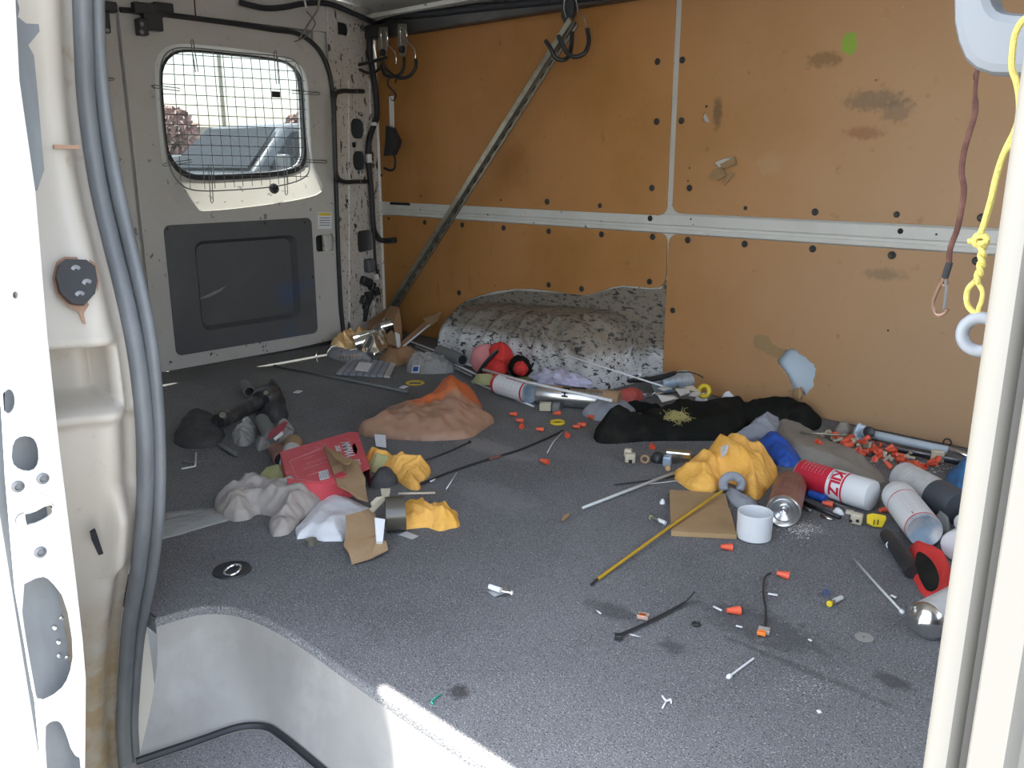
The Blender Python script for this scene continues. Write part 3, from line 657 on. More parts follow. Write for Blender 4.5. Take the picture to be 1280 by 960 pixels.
for a, b in (((123, 99), (141, 99)), ((134, 199), (150, 199))):
    put('wire_clip', MB().tube([R(a[0], a[1]-1.5, .02), R(b[0], b[1]-1.5, .02), R(b[0]+2, b[1], .02), R(b[0], b[1]+1.5, .02), R(a[0], a[1]+1.5, .02)], .0015, 6), 'steel', d2)
# latches at the top of the doors
for nm, lst in (('door_latch', [((186, 12), (.03, .10, .035)), ((190, 28), (.03, .06, .05)), ((177, 34), (.035, .03, .05)), ((203, 10), (.035, .06, .03))]), ('door_latch', [((130, 8), (.03, .07, .03)), ((125, 25), (.03, .05, .05)), ((133, 35), (.02, .02, .03))])):
    mb = MB()
    for (px, py), sz in lst: mb.box(R(px, py, .02), sz)
    l_ = put(nm, mb, 'black', d1 if lst[0][0][0] > 150 else d2, smooth=False, bevel=.004)
    for (px, py) in (((177, 30), (177, 40)) if lst[0][0][0] > 150 else ((134, 38),)):
        p = R(px, py, .042); put('bolt', MB().lathe(p, (1, 0, 0), [(0, .007), (.004, .006), (.004, 0)], 8), 'steel', l_)
# ---- near door jamb (rear edge of the side opening)
seal_px = [(103, -30), (103, 0), (105, 60), (108, 120), (115, 180), (125, 240), (139, 300), (154, 360), (167, 420), (176, 480), (181, 540), (182, 600), (179, 660), (172, 720), (165, 760), (160, 800), (156, 860), (154, 910), (158, 960), (168, 1010)]
seal_w = smoothpts([PY(x, y, .46) for x, y in seal_px], 4)
sz_ = np.array([p.z for p in seal_w])[::-1]; sx_ = np.array([p.x for p in seal_w])[::-1]
mb = MB(); NZ, NY = 300, 30; vs_ = []
for i in range(NZ+1):
    z = 1.26-i*(1.26+.55)/NZ; x0 = float(np.interp(z, sz_, sx_))
    for j in range(NY+1):
        y = .462-j*(.462-.315)/NY; t = (y-.315)/(.462-.315)
        x = x0-.012-.020*math.exp(-((t-.93)/.10)**2)-.03*(1-t)**2+.012*math.exp(-((t-.72)/.18)**2)
        if .378 < z < .468 and t < .86: x -= .085*min(1, (z-.378)/.02, (.468-z)/.007, (.86-t)/.06)
        x += .004*math.exp(-((z-.478)/.006)**2)+.006*math.exp(-((z-.368)/.006)**2)
        if z < .375:
            x -= .012*min(1, (.375-z)/.01)
        if z < .27: x += .025*math.exp(-((t-.86)/.16)**4)*min(1, (.27-z)/.06)*min(1, max(0, (z-.10)/.03))
        vs_.append((x, y, z))
mb.add(vs_, [(i*(NY+1)+j, i*(NY+1)+j+1, (i+1)*(NY+1)+j+1, (i+1)*(NY+1)+j) for i in range(NZ) for j in range(NY)])
jb = struct('trim_5', mb, 'jamb', smooth='all', label='dirty white jamb of the side door opening')
def JX(px, py, off=0.0):
    x = -1.13
    for _ in range(6):
        p = PX(px, py, x); x0 = float(np.interp(p.z, sz_, sx_)); x = x0-.012+.006+off
    return PX(px, py, x)
hp = [JX(x, y, .004) for x, y in ((72, 332), (80, 325), (106, 326), (117, 334), (120, 352), (117, 368), (104, 382), (88, 380), (74, 366), (69, 348))]
hg = put('striker_plate', MB().slab(hp, .006), 'black', jb, smooth=False)
put('stain_ring', MB().slab([JX(x, y, .001) for x, y in ((70, 328), (80, 321), (108, 322), (120, 330), (124, 352), (121, 370), (110, 383), (104, 392), (107, 405), (103, 404), (98, 390), (86, 384), (70, 368), (65, 348))], .001), 'rust', hg, smooth=False)
for (px, py) in ((94, 338), (99, 370), (108, 355)): put('bolt', MB().lathe(JX(px, py, .006), (1, 0, 0), [(0, .008), (.003, .007), (.004, .003), (.002, 0)], 12), 'steel', hg)
put('jamb_slot', MB().slab([JX(x, y, .006) for x, y in ((112, 664), (118, 660), (122, 672), (128, 690), (122, 692), (114, 674))], .004), 'hole', jb, smooth=False)
put('seam_crack', MB().slab([JX(x, y, .010) for x, y in ((66, 181), (98, 182), (98, 187), (66, 186))], .004), 'rust', jb, smooth=False)
# rubber seals round the opening
s2_px = [(121, -30), (121, 0), (123, 60), (128, 120), (136, 180), (147, 240), (161, 300), (175, 360), (187, 420), (194, 480), (198, 540), (199, 600), (196, 660), (188, 720), (180, 760), (173, 800), (168, 860), (166, 910), (170, 960), (178, 1010)]
struct('trim_6', MB().tube(seal_w, .0118, 12), 'seal', smooth='all', label='outer blue grey rubber tube of the side door seal')
struct('trim_7', MB().tube(smoothpts([PY(x, y, .478) for x, y in s2_px], 4), .0125, 10, flat=.7), 'seal', smooth='all', label='inner ribbed lip of the side door seal')
# ---- sliding door, slid back: its edge faces us
XD = -1.0
def DZ(px, py): return yz(PX(px, py, XD))
de = [DZ(x, y) for x, y in ((-45, -60), (12, -60), (20, 0), (25, 100), (45, 240), (60, 420), (75, 560), (95, 720), (104, 800), (108, 850), (107, 960), (105, 1040), (60, 1040), (52, 960), (45, 880), (20, 740), (8, 600), (1, 480), (-8, 350), (-25, 150))]
def oval(px, py, rx, ry, n=20, rot=0): return [DZ(px+rx*math.cos(a)*math.cos(rot)-ry*math.sin(a)*math.sin(rot), py+rx*math.cos(a)*math.sin(rot)+ry*math.sin(a)*math.cos(rot)) for a in (2*PI*k/n for k in range(n))]
hs = [oval(12, 502, 8, 15), [DZ(x, y) for x, y in chaikin([(17, 552), (28, 545), (42, 547), (49, 558), (50, 580), (42, 590), (26, 588), (15, 578)], 1)],
      [DZ(x, y) for x, y in chaikin([(24, 734), (52, 720), (64, 726), (84, 752), (94, 815), (88, 848), (76, 866), (50, 880), (42, 860)], 1)],
      [DZ(x, y) for x, y in chaikin([(56, 910), (64, 902), (76, 902), (84, 918), (92, 944), (104, 950), (98, 1000), (62, 1000)], 1)],
      oval(20, 369, 3.5, 4.5, 12), [DZ(x, y) for x, y in chaikin([(19, 650), (24, 642), (40, 640), (58, 630), (68, 631), (69, 641), (56, 650), (42, 656), (22, 657)], 1)]]
d3 = thing('door_3', (XD, .28, -.3), None, None); d3['kind'] = 'structure'
put('door_edge', plate(de, hs, .006, M_rear(XD-.003), .0015), 'doorwhite', d3)
cavy = [(.25, -.42), (.298, -.42), (.298, .62), (.25, .62)]
put('edge_cavity', plate(cavy, [], .004, M_rear(XD-.03)), 'seal', d3)
put('door_body', MB().box((XD-.62, .275, .28), (1.16, .05, 1.62)), 'doorwhite', d3, smooth=False, bevel=.008)
for (px, py) in ((22, 608), (53, 598), (50, 690)):
    put('bolt', MB().lathe(PX(px, py, XD), (1, 0, 0), [(0, .0065), (.002, .0065), (.003, .004), (.001, .003), (.001, 0)], 14), 'steel', d3)
for k, (px, py) in enumerate(((77, 773), (68, 785), (73, 803), (74, 820), (84, 822))):
    put('screw', MB().lathe(PX(px, py, XD-.026), (1, 0, 0), [(0, .003), (.002, .002), (.002, 0)], 8), 'chrome', d3)
lk = PX(49, 640, XD); put('latch_dish', plate(oval(48, 642, 17, 25, 24), [hs[5], oval(48, 642, 15.5, 23.5, 24)][:1], .002, M_rear(XD+.001), .0008), 'doorwhite', d3)
wsp = [(12, -30), (22, 12), (20, 22), (30, 30), (46, 31), (47, 40), (33, 57), (40, 70), (45, 120), (50, 180), (53, 212), (44, 238), (30, 240), (10, 120)]
put('upper_weatherstrip', MB().slab([PX(x, y, XD-.03) for x, y in wsp], .006), 'seal', d3, smooth=False)
# ---- right-hand pillar beside us (front edge of the opening)
prf = [(-.122, .60), (-.127, .520), (-.128, .506), (-.125, .500), (-.120, .497), (-.1135, .497), (-.111, .500), (-.109, .508), (-.105, .510), (-.1035, .500), (-.101, .492), (-.083, .488), (-.080, .492), (-.078, .500), (-.07, .505), (.76, .505), (.76, .60)]
pm = MB(); k = len(prf)
pm.add([(x, y, -.55) for x, y in prf]+[(x, y, 1.28) for x, y in prf], [(i, (i+1) % k, k+(i+1) % k, k+i) for i in range(k)]+[tuple(range(k)), tuple(reversed(range(k, 2*k)))])
struct('trim_8', pm, 'leftw', smooth=True, label='beige white pillar at the front edge of the side opening')

# ================================================================ OUTSIDE, seen through the rear window
GZ = -.65
def prof_body(side, w_, x_off=0):
    mb = MB(); k = len(side)
    for yy in (-w_/2, w_/2): mb.v += [Vector((x, yy, z)) for x, z in side]
    mb.f += [(i, (i+1) % k, k+(i+1) % k, k+i) for i in range(k)]+[tuple(range(k)), tuple(reversed(range(k, 2*k)))]
    return mb
def xf(mb, mat):
    mb.v = [mat @ v for v in mb.v]; return mb
def truck(loc, rz, label, sc=1.0):
    T_ = Matrix.Translation(Vector(loc)) @ Matrix.Rotation(rz, 4, 'Z') @ Matrix.Scale(sc, 4)
    t = thing('parked_car', loc, label, 'car')
    low = [(-2.6, .45), (-2.6, .95), (-2.5, 1.12), (-1.0, 1.16), (1.05, 1.16), (2.2, 1.05), (2.5, .92), (2.55, .5), (2.4, .38), (-2.4, .38)]
    put('body', xf(prof_body(low, 1.9), T_), 'carpaint', t, bevel=.08)
    cabv = MB(); lo_ = [(-2.4, 1.14), (1.15, 1.14), (.35, 1.80), (-.3, 1.86), (-2.1, 1.82), (-2.35, 1.6)]
    for i, yy in enumerate((-1, 1)): cabv.v += [Vector((x, yy*(.92 if z < 1.2 else .76), z)) for x, z in lo_]
    k = 6; cabv.f += [(i, (i+1) % k, k+(i+1) % k, k+i) for i in range(k)]+[tuple(range(k)), tuple(reversed(range(k, 2*k)))]
    cabo = put('cabin', xf(cabv, T_), 'carpaint', t, bevel=.05)
    ws = MB().slab([(1.10, -.80, 1.19), (1.10, .80, 1.19), (.45, .70, 1.74), (.45, -.70, 1.74)], .02, (.65, 0, .76)); 
    ws.v = [v+Vector((.035, 0, .03)) for v in ws.v]; put('windshield', xf(ws, T_), 'carglass', t, smooth=False)
    for s in (-1, 1):
        for a, b in ((.85, -.25), (-.33, -1.25), (-1.33, -2.1)):
            top = 1.72; q = [(a, s*.925, 1.2), (b, s*.925, 1.2), (b+.02, s*.80, top), (min(a, .25 if a > 0 else a), s*.80, top)]
            put('side_window', xf(MB().slab(q, .02, (0, s, .25)), T_), 'carglass', cabo, smooth=False)
        put('mirror', xf(MB().box((.75, s*1.08, 1.28), (.10, .22, .24)), T_), 'carpaint', t, bevel=.03)
        put('headlight', xf(MB().box((2.46, s*.72, .86), (.14, .34, .16)), T_), 'wht', t, bevel=.02)
        for x in (-1.6, 1.6):
            wv = MB().lathe((x, s*.80, .38), (0, s, 0), [(0, .36), (.02, .38), (.17, .38), (.2, .34)], 24); put('wheel', xf(wv, T_), 'rubber', t)
            put('wheel_disc', xf(MB().lathe((x, s*.98, .38), (0, s, 0), [(0, .24), (.02, .22), (.03, .05), (.03, 0)], 16), T_), 'zinc', t)
    return t
truck((-11.9, 7.15, GZ+.05), -PI/2+.22, 'grey blue car parked behind the van, nose to the left in the rear window', 1.0)
truck((-17.5, 15.2, GZ), -PI/2+.1, 'second grey car further back at the right edge of the rear window', 1.0)
wl = MB().box((-34, 18, GZ+1.35), (.4, 60, 2.7)); props(put('boundary_wall', wl, 'conc', smooth=False), 'tan concrete wall running behind the parked cars', 'wall')
def tree(px, Xp, h, crown, n, mat, label, seed):
    b = PX(px, 202, Xp); b.z = GZ; rnd = random.Random(seed)
    t = thing('tree', tuple(b), label, 'tree')
    tr = MB().tube([b, b+Vector((.1, .1, h*.5)), b+Vector((0, .2, h*.8))], [.16, .12, .05], 8)
    for k in range(7):
        a = rnd.uniform(0, 2*PI); s = b+Vector((.1, .1, h*rnd.uniform(.4, .7))); tr.tube([s, s+Vector((math.cos(a)*crown*.6, math.sin(a)*crown*.6, h*.22))], [.05, .015], 6)
    put('trunk', tr, 'bark', t)
    mb = MB()
    for k in range(n):
        a = rnd.uniform(0, 2*PI); q = rnd.random()**.5; zz = rnd.uniform(-1, 1)
        c = b+Vector((math.cos(a)*q*crown*math.sqrt(1-zz*zz*.9), math.sin(a)*q*crown*math.sqrt(1-zz*zz*.9), h*.72+zz*h*.28)); s = .16
        d = Vector((rnd.uniform(-1, 1), rnd.uniform(-1, 1), rnd.uniform(-1, 1))).normalized(); e = d.orthogonal().normalized()*s*.5; d = d*s
        mb.add([c-d, c+e, c+d, c-e], [(0, 1, 2, 3)])
    put('foliage', mb, mat, t, smooth=False, kind='stuff')
tree(216, -26, 2.9, .9, 500, 'leafp', 'pinkish tree at the left side of the rear window view', 3)
tree(380, -26, 2.9, .7, 400, 'leafp', 'pinkish tree at the right side of the rear window view', 5)
tree(250, -40, 2.7, 2.4, 600, 'leaf', 'low hazy green tree beyond the wall, left part of the window', 6)
tree(350, -44, 2.7, 2.0, 600, 'leaf', 'low hazy green tree beyond the wall, right of the lamp pole', 7)
pb = PX(284, 202, -22); pb.z = GZ
pt = thing('light_pole', tuple(pb), 'tall grey lamp pole standing behind the parked cars', 'pole')
put('pole', MB().tube([pb, pb+Vector((0, 0, 7))], [.06, .045], 10), 'zinc', pt); put('arm', MB().tube([pb+Vector((0, 0, 7)), pb+Vector((0, 1.2, 7.2))], .05, 8), 'zinc', pt)
put('lamp_head', MB().box(pb+Vector((0, 1.5, 7.2)), (.25, .7, .12)), 'zinc', pt, smooth=False); put('base', MB().box(pb+Vector((0, 0, .15)), (.5, .5, .3)), 'conc', pt, smooth=False)

# ================================================================ HANGING AND LEANING THINGS
def tubething(name, pts, r, mat, label, cat, n=4, seg=8, parent=None, group=None, flat=1.0, raw=False):
    return put(name, MB().tube(pts if raw else smoothpts(pts, n), r, seg, flat), mat, parent, smooth='all' if seg > 5 else True, label=label, cat=cat, group=group)
# cable loom
lm = [(300, 3), (330, 10), (355, 9), (383, 4), (412, 5), (440, 16), (463, 26)]
tubething('cable_loom', [R(x, y, .022) for x, y in lm]+[PP(466, 28, .02)], .010, 'hose', 'thick black cable loom across the header above the rear door', 'cable')
l2 = [(476, 26), (468, 34), (462, 48), (463, 70), (467, 95), (470, 120), (471, 145), (466, 160), (461, 178), (460, 200), (463, 225), (465, 255), (467, 285), (473, 298), (482, 301), (493, 300)]
tubething('cable_loom', [PP(x, y, .022) for x, y in l2[:-2]]+[W(482, 301, .02), W(494, 300, .012)], .0115, 'hose', 'black cable loom running down the chipped corner pillar', 'cable')
tubething('cable_loom', [PP(470, 28, .03), W(490, 20, .06), W(540, 17, .06), W(600, 10, .06), W(680, 2, .06), W(760, -6, .06), W(900, -22, .06)], .013, 'hose', 'black cable loom lying along the roof edge above the metal rail', 'cable')
tubething('cable_loom', [PP(467, 285, .03), PP(468, 310, .03), PP(470, 335, .025), PP(474, 345, .02)], .006, 'hose', 'thin black cable below the bend of the pillar loom', 'cable')
for k, (px, py) in enumerate(((467, 155), (461, 198))):
    put('cable_clip', MB().box(PP(px, py, .03), (.018, .02, .034 if k else .014)), 'wht', smooth=False, label=('small pale clip on the loom at mid height of the pillar', 'white square clip holding the pillar loom lower down')[k], cat='clip', bevel=.003)
# grab strap on pillar
g1 = thing('grab_handle', tuple(PP(425, 225)), 'black rubber grab handle between rear door seal and pillar holes', 'handle')
put('bar', MB().tube(smoothpts([PP(454, 114, .012), PP(440, 114, .016), PP(426, 114, .03), PP(418, 122, .035), PP(418, 160, .035), PP(419, 200, .035), PP(421, 220, .035), PP(430, 227, .03), PP(444, 227, .016), PP(458, 227, .012)], 5), [.0085]*46, 10), 'black', g1)
for p in ((446, 114), (451, 227)): put('bolt', MB().lathe(PP(p[0], p[1], .022), pn, [(0, .006), (.003, .005), (.003, 0)], 10), 'steel', g1)
# latch on lower pillar
lt = thing('pillar_latch', tuple(PP(462, 360)), 'grimy black latch and torn rubber low on the chipped pillar', 'latch')
put('upper_block', MB().box(PP(462, 332, .02), (.035, .04, .055)), 'darkpanel', lt, smooth=False, bevel=.008)
heap_m = MB(); rnd = random.Random(8)
for k in range(6):
    heap_m.box(PP(458+rnd.uniform(-4, 12), 352+k*6, .018), (.03, rnd.uniform(.02, .05), .035), Matrix.Rotation(rnd.uniform(-.6, .6), 3, 'X'))
put('lower_block', heap_m, 'black', lt, smooth=False, bevel=.006)
put('white_connector', MB().box(PP(470, 346, .03), (.015, .018, .02)), 'wht', lt, smooth=False)
put('dark_flap', MB().tube([PP(458, 385, .015), PP(456, 402, .012)], [.02, .012], 8, .4), 'black', lt)
# pale dangling wires and a metal rod by the header
tubething('bent_wire', [R(383, 14, .05), R(390, 22, .06), R(394, 30, .055), R(386, 42, .05), R(378, 48, .045), R(368, 52, .04)], .0022, 'steel', 'thin wire end curling below the header loom', 'wire')
tubething('metal_lever', [R(400, -8, .06), R(397, 12, .06), R(388, 26, .055), R(378, 42, .05), R(374, 48, .05)], .0055, 'zinc', 'tarnished metal lever hanging over the rear door top', 'lever', flat=.5)
tubething('white_clip_strip', [R(380, -2, .05), R(383, 10, .05)], .006, 'wht', 'small white plastic strip at the header loom', 'strip', flat=.4)
tubething('brown_strap_end', [R(243, 0, .03), R(245, 26, .025)], .004, 'strap', 'short dark strap end hanging from the header left of the window', 'strap', flat=.4)
# the hooks
def hook(px, py, label, left):
    t = thing('spring_hook', tuple(W(px, py, .06)), label, 'hook', None)
    off = .075
    def P(dx, dy, o=off): return W(px+dx, py+dy, o)
    put('hanger', MB().slab([P(-5, -10), P(5, -10), P(6, 12), P(3, 30), P(-3, 30), P(-6, 12)], .006), 'zinc', t, smooth=False, bevel=.001)
    put('wire_spring', MB().tube(smoothpts([P(-2, 18, off+.012), P(-4, -2, off+.012), P(0, -6, off+.012), P(4, 0, off+.012), P(5, 10, off+.012), P(14, 22, off+.015), P(15, 36, off+.015)], 5), .0022, 8), 'chrome', t)
    put('roller', MB().lathe(P(0, 22, off+.004), (0, -1, 0), [(0, .014), (.012, .013), (.016, .006), (.016, 0)], 16), 'black', t)
    return t, P
hk, P = hook(504, 40, 'steel spring hook with black double prongs on the dark rail, second from the corner', 0)
put('prong', MB().tube(smoothpts([P(1, 32, .08), P(1, 42, .085), P(-3, 52, .10), P(-12, 56, .11), P(-22, 54, .11), P(-28, 44, .10)], 6), .0062, 10), 'rubber', hk)
put('prong', MB().tube(smoothpts([P(16, 34, .09), P(15, 46, .10), P(6, 56, .115), P(-8, 57, .12), P(-20, 48, .13), P(-24, 40, .135)], 6), .0062, 10), 'rubber', hk)
hk2, P = hook(480, 44, 'steel spring hook nearest the corner, with long black prongs to the left', 0)
put('prong', MB().tube(smoothpts([P(3, 28, .09), P(-15, 33, .10), P(-35, 38, .11), P(-52, 42, .12), P(-62, 40, .13), P(-65, 36, .135)], 6), .0062, 10), 'rubber', hk2)
put('prong', MB().tube(smoothpts([P(0, 32, .09), P(-8, 44, .10), P(-20, 47, .10), P(-30, 43, .105), P(-38, 42, .11)], 6), .0055, 10), 'rubber', hk2)
h3 = thing('spring_hook', tuple(W(715, 20, .06)), 'black twin hook hanging on the rail and holding the slotted metal strut', 'hook')
put('hanger', MB().slab([W(707, -8, .05), W(722, -8, .05), W(721, 18, .05), W(712, 34, .05), W(706, 22, .05)], .02), 'black', h3, smooth=False, bevel=.003)
put('wire_spring', MB().tube(smoothpts([W(708, 22, .075), W(705, 10, .075), W(707, -6, .075), W(714, -12, .075), W(720, 0, .075), W(723, 15, .075)], 5), .0022, 8), 'chrome', h3)
put('wire_shank', MB().tube(smoothpts([W(724, 17, .08), W(730, 22, .09), W(734, 36, .09)], 5), .0022, 8), 'chrome', h3)
put('prong', MB().tube(smoothpts([W(734, 36, .09), W(736, 52, .10), W(731, 66, .12), W(719, 71, .14), W(709, 66, .15), W(700, 50, .16), W(698, 45, .16)], 6), .0068, 10), 'rubber', h3)
put('prong', MB().tube(smoothpts([W(715, 40, .08), W(714, 58, .09), W(711, 70, .12), W(704, 75, .14), W(694, 72, .16), W(688, 60, .17), W(682, 51, .17)], 6), .0068, 10), 'rubber', h3)
# slotted strut
A = F(489, 398, .02); A = W(487, 392, .05); B = W(719, 27, .065); d = (B-A).normalized(); sd = d.cross(Vector((0, -1, 0))).normalized(); nn = sd.cross(d)
if nn.y > 0: nn = -nn
st_ = thing('slotted_strut', tuple(A), 'long slotted zinc channel leaning diagonally across the hardboard wall', 'strut')
Lg = (B-A).length
lc = MB(); w1 = .016
# two flanges of an L section: left flange plain, right flange with slots (as ladder pieces)
def seg(a0, a1, u0, u1, v0=.0, v1=.002, mbx=None):
    mbx.add([A+d*a+sd*u+nn*v for a in (a0, a1) for u in (u0, u1) for v in (v0, v1)], [(0, 1, 3, 2), (4, 6, 7, 5), (0, 4, 5, 1), (2, 3, 7, 6), (0, 2, 6, 4), (1, 5, 7, 3)])
sg = 1 if (sd.x > 0) else -1
seg(0, Lg, -w1*sg, 0, .016, .018, lc); seg(0, Lg, -.0012*sg, .0012*sg, .0, .018, lc); seg(0, Lg, -w1*sg-.0012*sg, -w1*sg+.001*sg, .0, .018, lc)
put('channel', lc, 'zinc', st_, smooth=False)
lc = MB(); step = .052; k = int(Lg/step)
seg(0, Lg, .0, .005*sg, .002, .004, lc); seg(0, Lg, .010*sg, .019*sg, .002, .004, lc)
for i in range(k): seg(i*step, i*step+.028, .005*sg, .010*sg, .002, .004, lc)
put('slotted_flange', lc, 'zinc', st_, smooth=False)
lc = MB(); seg(0, Lg, .0, .018*sg, -.001, .0005, lc); put('slot_backing', lc, 'hole', st_, smooth=False)
# ratchet strap buckle
rt_ = thing('ratchet_buckle', tuple(W(492, 215, .05)), 'short ratchet strap with rusty hook hanging from the hook prongs', 'buckle')
put('upper_hook', MB().tube(smoothpts([W(494, 103, .09), W(495, 98, .10), W(490, 96, .11), W(485, 100, .11), W(486, 108, .09), W(493, 115, .07), W(495, 120, .06), W(491, 126, .06), W(487, 118, .06)], 5), .0032, 8), 'rubber', rt_)
put('webbing', MB().slab([W(487, 120, .06), W(492, 120, .06), W(493, 160, .055), W(488, 160, .055)], .003), 'wht', rt_, smooth=False)
put('ratchet_body', MB().slab([W(488, 157, .06), W(495, 160, .06), W(503, 176, .06), W(501, 184, .06), W(496, 194, .06), W(485, 195, .06), W(487, 178, .06)], .024), 'black', rt_, smooth=False, bevel=.003)
put('ratchet_axle', MB().tube([W(493, 177, .035), W(493, 177, .075)], .006, 10), 'rust', rt_)
put('lower_hook', MB().tube(smoothpts([W(492, 192, .05), W(494, 200, .05), W(493, 210, .05), W(488, 213, .05), W(480, 210, .05)], 5), .0048, 8, .7), 'rubber', rt_)
# carabiner cord
cp = [(1223, -140), (1222, 70), (1221, 92), (1219, 115), (1219, 140), (1212, 165), (1205, 190), (1202, 215), (1205, 235), (1203, 255), (1197, 285), (1188, 310), (1186, 330), (1181, 345)]
cc = thing('carabiner_cord', tuple(PY(1200, 240, .9)), 'worn dark red cord with carabiner hanging before the right hardboard', 'cord')
put('cord', MB().tube(smoothpts([PY(x, y, .9) for x, y in cp], 4), [.0020 if i < 14 else .0028 for i in range(53)], 8), 'strap', cc)
put('cord_loop', MB().tube(smoothpts([PY(x, y, .9) for x, y in ((1222, 88), (1218, 92), (1218, 100), (1221, 98), (1223, 90))], 4, True), .001, 6, closed=True), 'strap', cc)
put('sleeve', MB().tube([PY(1187, 328, .9), PY(1181, 347, .9)], .0034, 8), 'rubber', cc)
put('carabiner', MB().tube(smoothpts([PY(x, y, .9) for x, y in ((1180, 348), (1172, 362), (1166, 378), (1167, 389), (1173, 394), (1181, 391), (1184, 386))], 4), .0019, 8), 'rust', cc)
put('gate', MB().tube([PY(1182, 349, .9), PY(1183, 362, .9), PY(1180, 386, .9)], .0015, 8), 'steel', cc)
put('eye', MB().tube(smoothpts([PY(x, y, .9) for x, y in ((1180, 346), (1175, 352), (1180, 357), (1185, 352))], 4, True), .0013, 6, closed=True), 'rust', cc)
# grab bracket at the top right
gbp = [(1196, -200), (1198, 30), (1203, 55), (1212, 76), (1225, 88), (1245, 95), (1330, 97), (1330, -200)]
ghole = [PY(x, y, .70) for x, y in chaikin([(1246, -60), (1246, -5), (1252, 12), (1264, 18), (1300, 20), (1300, -60)], 1)]
gpl = [PY(x, y, .70) for x, y in gbp]
gb = thing('roof_bracket', tuple(gpl[0]), 'smooth pale blue grey plastic bracket hanging at the top right corner', 'bracket')
put('bracket_body', plate([(p.x, p.z) for p in gpl], [[(p.x, p.z) for p in ghole]], .03, M_wall(.70), .007), 'palegrey', gb)
put('roof_mount', MB().box(((gpl[0].x+gpl[-1].x)/2, .70, 1.17), (abs(gpl[-1].x-gpl[0].x), .05, .20)), 'palegrey', gb, smooth=False)
# yellow rope and ring
YR = .62
rp = [(1330, -330), (1310, -60), (1300, 5), (1279, 25), (1270, 40), (1266, 60), (1265, 85), (1270, 100), (1274, 120), (1274, 145), (1268, 165), (1258, 185), (1250, 205), (1243, 230), (1238, 255), (1230, 280), (1224, 296)]
ro = thing('yellow_rope', tuple(PY(1230, 300, YR)), 'knotted twisted yellow rope hanging down at the right edge', 'rope')
put('strand', MB().tube(smoothpts([PY(x, y, YR) for x, y in rp], 5), .0021, 8), 'ropey', ro)
put('strand', MB().tube(smoothpts([PY(x, y, YR-.002) for x, y in ((1290, 110), (1284, 140), (1272, 165), (1266, 180), (1256, 190), (1248, 212), (1241, 240), (1234, 265), (1226, 292))], 5), .0019, 8), 'ropey', ro)
kn = []
for i in range(40):
    a = i/39*4.2*2*PI/1.4; kn.append(PY(1226+8*math.cos(a), 298+6*math.sin(a)+i*.12, YR-.002*math.sin(a*1.3)))
put('knot', MB().tube(kn, .0019, 8), 'ropey', ro); put('knot_end', MB().tube([PY(1220, 300, YR), PY(1210, 302, YR)], .0019, 8), 'ropey', ro)
for ph_ in (0, PI):
    tw = []
    for i in range(50):
        t = i/49; x = 1227+4*math.sin(t*3)-8*t; y = 302+52*t; a = t*14+ph_; tw.append(PY(x+2.6*math.sin(a), y, YR-.0017*math.cos(a)))
    put('twist', MB().tube(tw, .0018, 8), 'ropey', ro)
put('loop', MB().tube(smoothpts([PY(x, y, YR) for x, y in ((1219, 352), (1211, 360), (1208, 372), (1211, 384), (1221, 393), (1231, 398), (1236, 402))], 5), .0019, 8), 'ropey', ro)
put('loop', MB().tube(smoothpts([PY(x, y, YR) for x, y in ((1221, 352), (1228, 364), (1227, 376), (1223, 388), (1228, 396), (1234, 398))], 5), .0016, 8), 'ropey', ro)
rc = PY(1226, 418, YR); rr = (PY(1226+23, 418, YR)-PY(1226-23, 418, YR)).length/2
tt = MB(); ax = Vector((.15, -1, .05)).normalized(); e1 = Vector((0, 0, 1)).cross(ax).normalized(); e2 = ax.cross(e1)
rpts = [rc+(e1*math.cos(a)+e2*math.sin(a))*rr for a in (2*PI*i/40 for i in range(40))]
props(put('plastic_ring', tt.tube(rpts, .0042, 10, closed=True, flat=1.0), 'ring', smooth='all'), 'translucent white plastic ring tied to the yellow rope', 'ring')

# ================================================================ THINGS ON THE FLOOR
def can(name, label, A, B, r, segs, length=None, group=None, cat='can'):
    """segs: list of (part name, material, [(t, radius factor)...]) with t measured in metres from A"""
    A = Vector(A); d = (Vector(B)-A); L_ = length or d.length; d.normalize()
    t = thing(name, (A.x+d.x*L_/2, A.y+d.y*L_/2, A.z-r), label, cat, group)
    for nm, mt, pr in segs: put(nm, MB().lathe(A, d, [(q, rr*r) for q, rr in pr], 32, False), mt, t)
    return t, A, d
Rc = .033
# -- can with the big red letters
t, A, d = can('spray_can', 'red and white spray can with large red letters, cap toward us', F(1000, 592, Rc), F(1081, 617, Rc), Rc, [
    ('bottom_rim', 'silver', [(0, .0), (.004, .55), (.001, .9), (0, .96), (.004, .96)]), ('can_body', 'redlabel', [(.003, .97), (.005, 1), (.080, 1)]),
    ('white_band', 'wht', [(.080, 1.004), (.113, 1.004)]), ('red_ring', 'redlabel', [(.113, 1.012), (.117, 1.012)]), ('cap', 'cap', [(.117, 1.0), (.163, 1.0), (.168, .97), (.169, .90), (.169, 0)])])
for k, ch in enumerate('KILZ'):
    text_can('lettering', ch, .031, A, d, Rc, .098, .42+(0, .40, .72, 1.22)[k], 'redlabel', t, bold=.0012)
for k in range(7):
    text_can('small_print', '- -- --- -- -', .008, A, d, Rc*1.002, .018+k*.008, .35, 'wht', t)
text_can('small_print', 'ORIGINAL', .008, A, d, Rc, .085, .45, 'ink', t)
